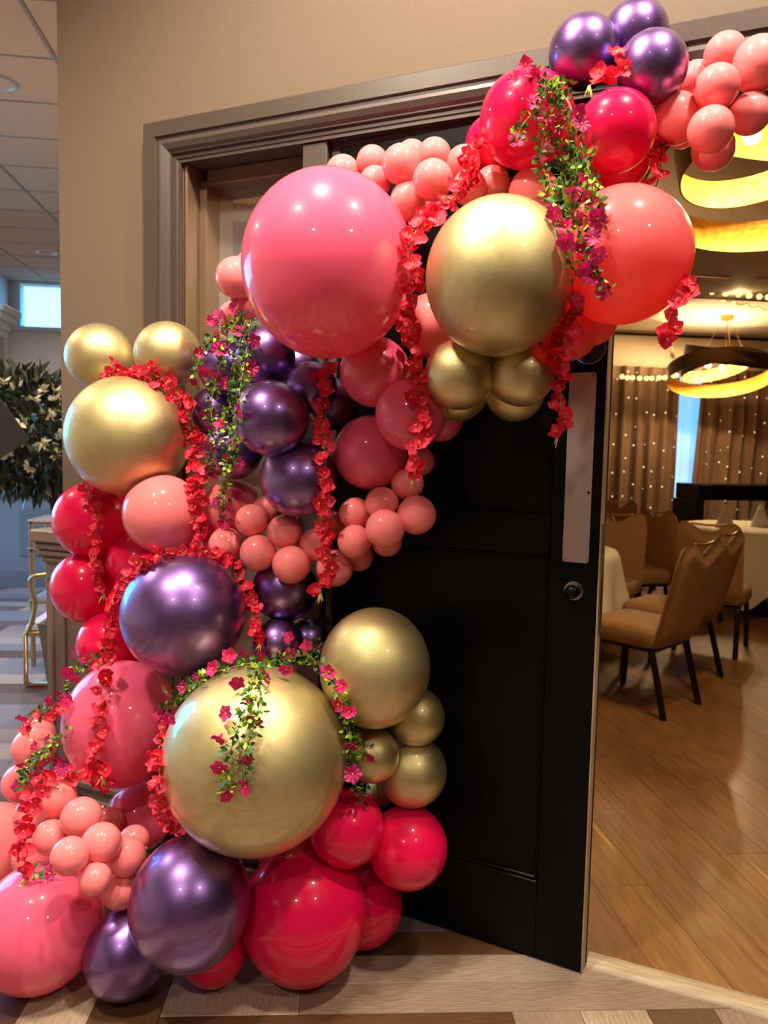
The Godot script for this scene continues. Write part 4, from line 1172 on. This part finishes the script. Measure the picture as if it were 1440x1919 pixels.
	balloon("red", Vector3(0.047,0.171,-1.837), 0.1600, 1.06, "big bright red balloon on the floor at the bottom centre")
	balloon("red", Vector3(0.210,0.111,-1.953), 0.1101, 1.00, "red balloon behind the right of the big bright red one, nearest the door")
	balloon("red", Vector3(0.314,0.328,-1.848), 0.1043, 1.00, "red balloon at the right edge of the foot, against the black door")
	balloon("red", Vector3(0.152,0.399,-1.827), 0.0964, 1.00, "dark red balloon under the right side of the huge gold balloon")
	balloon("red", Vector3(0.013,0.209,-2.057), 0.0911, 1.00, "red balloon in deep shadow between the huge gold and the big red one")
	balloon("red", Vector3(-0.252,0.118,-2.127), 0.0929, 1.00, "red balloon hidden in shadow behind the big bright purple one")

# ---------------------------------------------------------------- artificial flowers
func flower_shapes() -> void:
	rng.seed = 99
	for v in 5:       # four-petalled florets of the red garlands
		var st := begin()
		for k in 4:
			var cup := rng.randf_range(0.05, 0.65)
			var big := rng.randf_range(0.85, 1.1)
			var yaw := TAU * k / 4 + rng.randf_range(-0.25, 0.25)
			var twist := rng.randf_range(-0.3, 0.3)
			var rows := []
			for i in 6:
				var u := i / 5.0
				var wd: float = [0.07, 0.34, 0.52, 0.56, 0.44, 0.16][i]
				var row := []
				for j in 5:
					var s := -1.0 + j * 0.5
					var q := Vector3(s * wd, cup * u * u + 0.10 * s * s * u + twist * s * u * 0.3 + 0.05 * sin(7.0 * u + 3.0 * s + k), u * (1.0 - 0.10 * s * s)) * big
					row.append(q.rotated(Vector3.UP, yaw))
				rows.append(row)
			grid(st, rows, false, k + 1)
		var m := smooth(st)
		st = begin()
		for k in 3:
			var a := TAU * k / 3 + v
			add_tube(st, [Vector3(0, -0.15, 0), Vector3(cos(a) * 0.06, 0.25, sin(a) * 0.06), Vector3(cos(a) * 0.16, 0.5, sin(a) * 0.16)], 0.03, 5)
		st.generate_normals()
		st.commit(m)
		florets.append(m)
	for v in 4:       # ruffled trumpets of the magenta vines
		var st := begin()
		var open: float = [0.42, 0.6, 0.8, 0.3][v]
		var rows := []
		for i in 8:
			var u := i / 7.0
			var row := []
			for k in 40:
				var a := TAU * k / 40
				var lobe := 1.0 + 0.13 * cos(5.0 * a) * u * u
				var rad := (0.10 + 0.90 * pow(u, 1.5)) * lobe
				var yy := open * (1.1 * pow(u, 0.55) - 0.55) + 0.09 * u * u * sin(10.0 * a + v) + 0.10 * u * u * sin(3.0 * a + 2.0 * v)
				row.append(Vector3(cos(a) * rad, yy, sin(a) * rad * (1.0 if v != 2 else 0.72)))
			rows.append(row)
		grid(st, rows, true)
		var m := smooth(st)
		st = begin()
		add_tube(st, [Vector3(0, -open * 0.55, 0), Vector3(0.02, 0.12, 0.02), Vector3(0.05, open * 0.5, 0.04)], 0.07, 7)
		add_tube(st, [Vector3(0, -open * 0.5, 0), Vector3(-0.03, 0.1, 0.02), Vector3(-0.09, open * 0.55, -0.05)], 0.045, 6)
		st.generate_normals()
		st.commit(m)
		trumpets.append(m)

func flower(m: ArrayMesh, petals: Material, heart: Material, parent: Node3D, at: Transform3D) -> void:
	var o := part("flower", m, null, parent, at)
	o.set_surface_override_material(0, petals)
	o.set_surface_override_material(1, heart)

func face_out(d: Vector3, loose: float) -> Basis:
	var y := (d + any_way() * loose).normalized()
	var x := y.cross(any_way()).normalized()
	return Basis(x, y, x.cross(y))

func red_garland(label: String, wide: float, seed_at: int, pts: Array, many := 1.0) -> void:
	rng.seed = seed_at
	var t := thing("red_garland", "red flower garland " + label, "flower garland", Transform3D(), "red artificial flower garlands")
	var run := bent(pts, 5)
	part("stem", tube(run, 0.0013, 6), M.stem, t)
	var side := Vector3(0.8660254, 0, 0.5)
	var stalks := begin()
	var walk := 0.0
	for i in run.size() - 1:
		walk += run[i].distance_to(run[i + 1])
		while walk > 0.0:
			walk -= 0.0122 * 0.026 / wide / many
			var base: Vector3 = run[i].lerp(run[i + 1], rng.randf())
			var along: Vector3 = (run[i + 1] - run[i]).normalized()
			var across := (OUT.cross(along)).normalized()
			var q := base + across * rng.randf_range(-1, 1) * wide * 0.72 + OUT * rng.randf_range(-0.006, 0.016) + Vector3(0, rng.randf_range(-0.008, 0.008), 0)
			var r := rng.randf_range(0.015, 0.0225)
			add_tube(stalks, [base, (base + q) / 2.0 + Vector3(0, 0.004, 0), q], 0.0006, 4)
			flower(florets[rng.randi() % 5], M.petal_red if rng.randf() < 0.62 else M.petal_coral, M.stamen, t, Transform3D(face_out(OUT * 0.9 + Vector3(0, 0.15, 0.25), 0.75).scaled(Vector3.ONE * r), q))
	part("stalks", smooth(stalks), M.stem, t)
	var tip := begin()
	var end: Vector3 = run[-1]
	for k in 5:
		var q := end + Vector3(rng.randf_range(-0.012, 0.012), rng.randf_range(-0.034, -0.018), 0) + OUT * rng.randf_range(-0.002, 0.010)
		add_tube(tip, [end, end.lerp(q, 0.6), q], 0.0022, 5, 0.0006)
	part("bud_tip", smooth(tip), M.stamen, t)

func magenta_vine(label: String, seed_at: int, curves: Array, blossoms: Array, leafy := 1.0) -> void:
	rng.seed = seed_at
	var t := thing("magenta_vine", "magenta petunia vine " + label, "flower garland", Transform3D(), "magenta artificial petunia vines")
	var green := begin()
	var lime := begin()
	for c in curves:
		var run := bent(c, 5)
		part("stem", tube(run, 0.0012, 6), M.stem, t)
		for i in run.size() - 1:
			var l: float = run[i].distance_to(run[i + 1])
			for k in int(ceil(l / 0.0026 * leafy)):
				var base: Vector3 = run[i].lerp(run[i + 1], rng.randf())
				var d := any_way()
				d = (d + OUT * 0.35).normalized()
				var q := base + d * rng.randf_range(0.002, 0.016)
				leaf_at(lime if rng.randf() < 0.33 else green, Transform3D(aim((d + any_way() * 0.6).normalized(), rng.randf() * TAU), q), rng.randf_range(0.011, 0.018), rng.randf_range(0.0036, 0.0056))
	tag(part("foliage", smooth(green), M.leaf, t), "", "", "", "stuff")
	tag(part("foliage", smooth(lime), M.leaf_lime, t), "", "", "", "stuff")
	for p in blossoms:
		flower(trumpets[rng.randi() % 4], M.petal_magenta if rng.randf() < 0.7 else M.petal_violet, M.yellow, t, Transform3D(face_out(OUT + Vector3(0, -0.2, 0.2), 0.8).scaled(Vector3.ONE * rng.randf_range(0.016, 0.021)), p))

func garlands() -> void:
	red_garland("hanging between the biggest pink and the large upper gold balloon", 0.030, 100, [Vector3(0.415,2.078,-1.755), Vector3(0.408,2.030,-1.751), Vector3(0.413,1.987,-1.744), Vector3(0.373,1.949,-1.747), Vector3(0.339,1.917,-1.740), Vector3(0.301,1.875,-1.702), Vector3(0.265,1.833,-1.657), Vector3(0.249,1.779,-1.650), Vector3(0.258,1.742,-1.648), Vector3(0.262,1.703,-1.666), Vector3(0.263,1.666,-1.717), Vector3(0.278,1.637,-1.781), Vector3(0.288,1.599,-1.829), Vector3(0.287,1.552,-1.828)])
	red_garland("lying between the top purple trio and the bright red balloon", 0.022, 101, [Vector3(0.675,2.206,-1.574), Vector3(0.679,2.166,-1.570), Vector3(0.644,2.145,-1.573), Vector3(0.616,2.131,-1.576)])
	red_garland("behind the right-hand small coral cluster beside the red balloons", 0.032, 102, [Vector3(0.790,2.107,-1.627), Vector3(0.802,2.054,-1.621), Vector3(0.805,2.007,-1.617), Vector3(0.796,1.954,-1.614)])
	red_garland("dangling free under the right side of the large coral balloon", 0.022, 103, [Vector3(0.775,1.695,-1.434), Vector3(0.761,1.653,-1.432), Vector3(0.749,1.615,-1.431), Vector3(0.750,1.573,-1.427)])
	red_garland("hanging right of the large upper gold balloon over the door plate", 0.026, 104, [Vector3(0.577,1.682,-1.515), Vector3(0.578,1.634,-1.523), Vector3(0.579,1.596,-1.557), Vector3(0.584,1.563,-1.599), Vector3(0.592,1.528,-1.627), Vector3(0.606,1.490,-1.644), Vector3(0.607,1.436,-1.646), Vector3(0.601,1.403,-1.644)])
	red_garland("hanging straight down the middle below the biggest pink balloon", 0.026, 105, [Vector3(0.108,1.568,-1.907), Vector3(0.082,1.513,-1.906), Vector3(0.086,1.469,-1.903), Vector3(0.087,1.422,-1.899), Vector3(0.084,1.373,-1.893), Vector3(0.088,1.319,-1.884), Vector3(0.088,1.266,-1.880), Vector3(0.086,1.212,-1.878), Vector3(0.090,1.162,-1.888), Vector3(0.093,1.113,-1.899), Vector3(0.094,1.067,-1.900), Vector3(0.084,1.018,-1.897), Vector3(0.079,0.994,-1.896)])
	red_garland("hanging over the dusky pink balloons left of the black door", 0.026, 106, [Vector3(0.287,1.547,-1.720), Vector3(0.290,1.506,-1.716), Vector3(0.295,1.461,-1.710), Vector3(0.304,1.412,-1.706), Vector3(0.298,1.371,-1.710), Vector3(0.288,1.326,-1.722), Vector3(0.282,1.301,-1.727)])
	red_garland("over and down the right of the upper left gold balloons", 0.034, 107, [Vector3(-0.533,1.562,-2.265), Vector3(-0.476,1.570,-2.241), Vector3(-0.420,1.565,-2.209), Vector3(-0.369,1.550,-2.201), Vector3(-0.325,1.514,-2.199), Vector3(-0.296,1.469,-2.203), Vector3(-0.282,1.414,-2.208), Vector3(-0.276,1.363,-2.203), Vector3(-0.266,1.313,-2.173), Vector3(-0.255,1.264,-2.140), Vector3(-0.257,1.205,-2.119), Vector3(-0.253,1.149,-2.114), Vector3(-0.243,1.095,-2.109)])
	red_garland("trailing down the two red balloons at the left wall corner", 0.022, 108, [Vector3(-0.601,1.244,-2.298), Vector3(-0.566,1.182,-2.289), Vector3(-0.567,1.124,-2.284), Vector3(-0.567,1.064,-2.280), Vector3(-0.567,0.999,-2.289), Vector3(-0.557,0.944,-2.297), Vector3(-0.551,0.916,-2.302)])
	red_garland("over the top and left of the big dark purple balloon", 0.030, 109, [Vector3(-0.148,1.059,-2.049), Vector3(-0.209,1.077,-2.021), Vector3(-0.256,1.086,-1.987), Vector3(-0.302,1.082,-1.967), Vector3(-0.352,1.065,-1.969), Vector3(-0.392,1.033,-1.972), Vector3(-0.447,0.974,-2.087), Vector3(-0.492,0.906,-2.193), Vector3(-0.513,0.843,-2.241), Vector3(-0.521,0.783,-2.233), Vector3(-0.525,0.748,-2.231)])
	red_garland("hanging down the face of the pink balloon at the lower left", 0.026, 110, [Vector3(-0.472,0.808,-2.024), Vector3(-0.482,0.751,-2.007), Vector3(-0.483,0.707,-1.981), Vector3(-0.483,0.661,-1.969), Vector3(-0.483,0.616,-1.963), Vector3(-0.485,0.554,-1.959), Vector3(-0.476,0.499,-1.953)])
	red_garland("curling down the right side of the big dark purple balloon", 0.024, 111, [Vector3(-0.164,1.047,-2.078), Vector3(-0.133,1.009,-2.071), Vector3(-0.105,0.963,-2.030), Vector3(-0.090,0.906,-1.991), Vector3(-0.074,0.843,-1.967)])
	red_garland("tucked along the left side of the huge gold balloon", 0.024, 112, [Vector3(-0.302,0.672,-1.804), Vector3(-0.300,0.638,-1.757), Vector3(-0.287,0.617,-1.687), Vector3(-0.281,0.569,-1.682), Vector3(-0.299,0.431,-1.867), Vector3(-0.273,0.319,-1.984)])
	red_garland("draped around the small coral cluster at the far lower left", 0.030, 113, [Vector3(-0.470,0.448,-2.001), Vector3(-0.518,0.481,-1.996), Vector3(-0.567,0.507,-1.975), Vector3(-0.604,0.502,-1.949), Vector3(-0.633,0.470,-1.949), Vector3(-0.653,0.424,-1.948), Vector3(-0.655,0.389,-1.909), Vector3(-0.640,0.359,-1.860), Vector3(-0.627,0.330,-1.827), Vector3(-0.628,0.307,-1.825)])
	red_garland("lying over the top of the lower left coral cluster", 0.022, 114, [Vector3(-0.601,0.640,-2.064), Vector3(-0.651,0.617,-2.069), Vector3(-0.701,0.592,-2.073)])
	magenta_vine("hanging thick and leafy from the top right of the arch", 200, [[Vector3(0.503,2.163,-1.604), Vector3(0.533,2.141,-1.599), Vector3(0.551,2.110,-1.595), Vector3(0.559,2.070,-1.593), Vector3(0.563,2.034,-1.599), Vector3(0.572,2.002,-1.615), Vector3(0.581,1.966,-1.613), Vector3(0.570,1.910,-1.555), Vector3(0.550,1.846,-1.471), Vector3(0.554,1.805,-1.454), Vector3(0.566,1.768,-1.445), Vector3(0.583,1.734,-1.440), Vector3(0.601,1.696,-1.435), Vector3(0.610,1.677,-1.432)], [Vector3(0.551,2.152,-1.606), Vector3(0.564,2.109,-1.582), Vector3(0.577,2.066,-1.557), Vector3(0.583,2.023,-1.542), Vector3(0.588,1.981,-1.527), Vector3(0.587,1.930,-1.490), Vector3(0.583,1.879,-1.449), Vector3(0.584,1.836,-1.434), Vector3(0.589,1.797,-1.429)], [Vector3(0.535,2.144,-1.594), Vector3(0.520,2.110,-1.593), Vector3(0.502,2.078,-1.593), Vector3(0.480,2.048,-1.595), Vector3(0.467,2.018,-1.595)], [Vector3(0.554,2.137,-1.597), Vector3(0.543,2.100,-1.596), Vector3(0.532,2.064,-1.595), Vector3(0.527,2.025,-1.597), Vector3(0.529,1.986,-1.610), Vector3(0.540,1.946,-1.604), Vector3(0.535,1.888,-1.549), Vector3(0.525,1.828,-1.476), Vector3(0.536,1.789,-1.465), Vector3(0.547,1.756,-1.460), Vector3(0.558,1.722,-1.457), Vector3(0.563,1.705,-1.455)], [Vector3(0.577,2.157,-1.614), Vector3(0.580,2.116,-1.610), Vector3(0.583,2.075,-1.608), Vector3(0.592,2.038,-1.612), Vector3(0.598,1.993,-1.598), Vector3(0.587,1.932,-1.540), Vector3(0.570,1.869,-1.468), Vector3(0.576,1.831,-1.460)]], [Vector3(0.487,2.180,-1.613), Vector3(0.509,2.156,-1.596), Vector3(0.463,2.146,-1.604), Vector3(0.500,2.093,-1.588), Vector3(0.527,2.067,-1.588), Vector3(0.565,2.086,-1.591), Vector3(0.572,2.048,-1.528), Vector3(0.577,2.023,-1.511), Vector3(0.475,2.025,-1.620), Vector3(0.557,2.054,-1.596), Vector3(0.550,2.015,-1.623), Vector3(0.536,1.999,-1.643), Vector3(0.586,2.013,-1.647), Vector3(0.716,2.094,-1.974), Vector3(0.554,1.872,-1.478), Vector3(0.581,1.894,-1.477), Vector3(0.578,1.858,-1.453), Vector3(0.566,1.929,-1.675), Vector3(0.507,1.824,-1.449), Vector3(0.532,1.800,-1.450), Vector3(0.554,1.819,-1.458), Vector3(0.581,1.810,-1.422), Vector3(0.527,1.770,-1.433), Vector3(0.557,1.754,-1.444), Vector3(0.586,1.740,-1.415), Vector3(0.572,1.717,-1.436), Vector3(0.575,1.669,-1.479), Vector3(0.582,1.703,-1.433), Vector3(0.607,1.677,-1.431), Vector3(0.576,1.774,-1.422)])
	magenta_vine("hanging between the upper left gold balloons and purple cluster", 201, [[Vector3(-0.142,1.721,-2.126), Vector3(-0.186,1.684,-2.131), Vector3(-0.223,1.646,-2.138), Vector3(-0.252,1.606,-2.144), Vector3(-0.262,1.541,-2.140)], [Vector3(-0.134,1.712,-2.115), Vector3(-0.159,1.662,-2.110), Vector3(-0.182,1.611,-2.104), Vector3(-0.199,1.563,-2.102), Vector3(-0.208,1.516,-2.095), Vector3(-0.216,1.468,-2.075), Vector3(-0.208,1.418,-2.053), Vector3(-0.202,1.368,-2.044), Vector3(-0.206,1.316,-2.040), Vector3(-0.207,1.290,-2.039)], [Vector3(-0.120,1.685,-1.995), Vector3(-0.130,1.636,-1.992), Vector3(-0.141,1.586,-1.989), Vector3(-0.150,1.538,-2.006), Vector3(-0.158,1.489,-2.025), Vector3(-0.166,1.440,-2.041), Vector3(-0.163,1.390,-2.029), Vector3(-0.161,1.340,-2.025), Vector3(-0.169,1.284,-2.023), Vector3(-0.172,1.228,-2.041), Vector3(-0.170,1.174,-2.053)], [Vector3(-0.105,1.683,-1.976), Vector3(-0.112,1.628,-1.973), Vector3(-0.117,1.575,-1.933), Vector3(-0.121,1.527,-1.886), Vector3(-0.126,1.483,-1.854), Vector3(-0.129,1.442,-1.851), Vector3(-0.133,1.401,-1.849), Vector3(-0.142,1.354,-1.886), Vector3(-0.152,1.301,-1.910)]], [Vector3(-0.155,1.743,-2.105), Vector3(-0.204,1.727,-2.174), Vector3(-0.224,1.712,-2.191), Vector3(-0.183,1.685,-2.179), Vector3(-0.204,1.663,-2.138), Vector3(-0.133,1.653,-1.984), Vector3(-0.093,1.629,-1.956), Vector3(-0.195,1.622,-2.103), Vector3(-0.249,1.615,-2.121), Vector3(-0.233,1.563,-2.105), Vector3(-0.266,1.541,-2.143), Vector3(-0.197,1.550,-2.098), Vector3(-0.176,1.532,-2.101), Vector3(-0.104,1.559,-1.959), Vector3(-0.115,1.540,-1.973), Vector3(-0.220,1.458,-2.159), Vector3(-0.243,1.450,-2.161), Vector3(-0.189,1.418,-2.049), Vector3(-0.121,1.443,-1.824), Vector3(-0.228,1.365,-2.049), Vector3(-0.204,1.356,-2.029), Vector3(-0.151,1.362,-2.019), Vector3(-0.161,1.331,-2.018), Vector3(-0.136,1.316,-2.018), Vector3(-0.212,1.294,-2.046), Vector3(-0.198,1.283,-2.045), Vector3(-0.144,1.231,-2.082), Vector3(-0.197,1.201,-2.083), Vector3(-0.154,1.191,-2.026), Vector3(-0.177,1.153,-2.081)])
	magenta_vine("draped over the huge gold balloon with two sprays down its front", 202, [[Vector3(-0.343,0.631,-2.031), Vector3(-0.299,0.685,-1.985), Vector3(-0.245,0.750,-1.890), Vector3(-0.191,0.811,-1.794), Vector3(-0.140,0.829,-1.787), Vector3(-0.093,0.840,-1.785), Vector3(-0.049,0.843,-1.787), Vector3(-0.001,0.832,-1.854), Vector3(0.054,0.824,-1.924), Vector3(0.090,0.843,-1.957)], [Vector3(0.049,0.875,-1.724), Vector3(0.082,0.841,-1.715), Vector3(0.109,0.805,-1.706), Vector3(0.130,0.764,-1.700), Vector3(0.142,0.712,-1.701), Vector3(0.150,0.657,-1.708), Vector3(0.155,0.593,-1.737), Vector3(0.167,0.539,-1.752), Vector3(0.197,0.511,-1.760)], [Vector3(-0.071,0.881,-1.635), Vector3(-0.076,0.842,-1.618), Vector3(-0.084,0.812,-1.591), Vector3(-0.095,0.784,-1.571), Vector3(-0.109,0.751,-1.557), Vector3(-0.121,0.709,-1.549), Vector3(-0.127,0.667,-1.545), Vector3(-0.129,0.631,-1.542)], [Vector3(-0.065,0.875,-1.633), Vector3(-0.060,0.841,-1.613), Vector3(-0.061,0.810,-1.582), Vector3(-0.069,0.775,-1.561), Vector3(-0.082,0.734,-1.549), Vector3(-0.093,0.697,-1.543), Vector3(-0.087,0.652,-1.538)], [Vector3(0.149,0.701,-1.764), Vector3(0.171,0.657,-1.758), Vector3(0.192,0.622,-1.753)]], [Vector3(-0.344,0.641,-2.003), Vector3(-0.264,0.747,-1.685), Vector3(-0.243,0.791,-1.765), Vector3(-0.209,0.818,-1.757), Vector3(-0.175,0.837,-1.758), Vector3(-0.148,0.833,-1.886), Vector3(-0.110,0.814,-1.970), Vector3(-0.071,0.814,-1.950), Vector3(-0.048,0.843,-1.681), Vector3(-0.113,0.833,-1.664), Vector3(-0.003,0.845,-1.723), Vector3(0.006,0.820,-1.943), Vector3(0.003,0.861,-1.947), Vector3(0.048,0.829,-1.977), Vector3(0.075,0.819,-2.035), Vector3(0.094,0.839,-1.706), Vector3(0.124,0.815,-1.678), Vector3(0.120,0.771,-1.687), Vector3(0.142,0.750,-1.683), Vector3(0.147,0.673,-1.685), Vector3(0.150,0.605,-1.680), Vector3(0.200,0.619,-1.740), Vector3(0.197,0.506,-1.778), Vector3(-0.131,0.784,-1.599), Vector3(-0.078,0.802,-1.609), Vector3(-0.073,0.774,-1.581), Vector3(-0.141,0.744,-1.571), Vector3(-0.140,0.691,-1.547), Vector3(-0.087,0.706,-1.543), Vector3(-0.084,0.650,-1.530), Vector3(-0.125,0.636,-1.535)])
	magenta_vine("growing out at the left beside the wainscot above the pink balloon", 203, [[Vector3(-0.520,0.748,-2.229), Vector3(-0.574,0.731,-2.235), Vector3(-0.615,0.689,-2.244), Vector3(-0.641,0.622,-2.256), Vector3(-0.692,0.578,-2.271), Vector3(-0.754,0.545,-2.276)]], [Vector3(-0.628,0.747,-2.257), Vector3(-0.592,0.737,-2.232), Vector3(-0.580,0.755,-2.032), Vector3(-0.575,0.728,-2.072), Vector3(-0.607,0.678,-2.075), Vector3(-0.612,0.669,-2.030), Vector3(-0.637,0.669,-2.068), Vector3(-0.831,0.494,-2.421), Vector3(-0.580,0.678,-2.030)])
	magenta_vine("spilling over the small coral cluster at the far lower left", 204, [[Vector3(-0.571,0.602,-2.005), Vector3(-0.623,0.556,-2.017), Vector3(-0.706,0.469,-2.125), Vector3(-0.758,0.382,-2.218), Vector3(-0.786,0.335,-2.272)]], [Vector3(-0.712,0.471,-2.282), Vector3(-0.744,0.460,-2.264), Vector3(-0.708,0.424,-2.277), Vector3(-0.689,0.399,-2.307), Vector3(-0.721,0.379,-2.279), Vector3(-0.782,0.412,-2.263), Vector3(-0.827,0.293,-2.366), Vector3(-0.572,0.531,-1.935), Vector3(-0.752,0.395,-2.263)])
	magenta_vine("resting alone on the bottom left pink balloon", 205, [[Vector3(-0.617,0.313,-1.844), Vector3(-0.565,0.304,-1.837)]], [Vector3(-0.528,0.388,-1.697)])
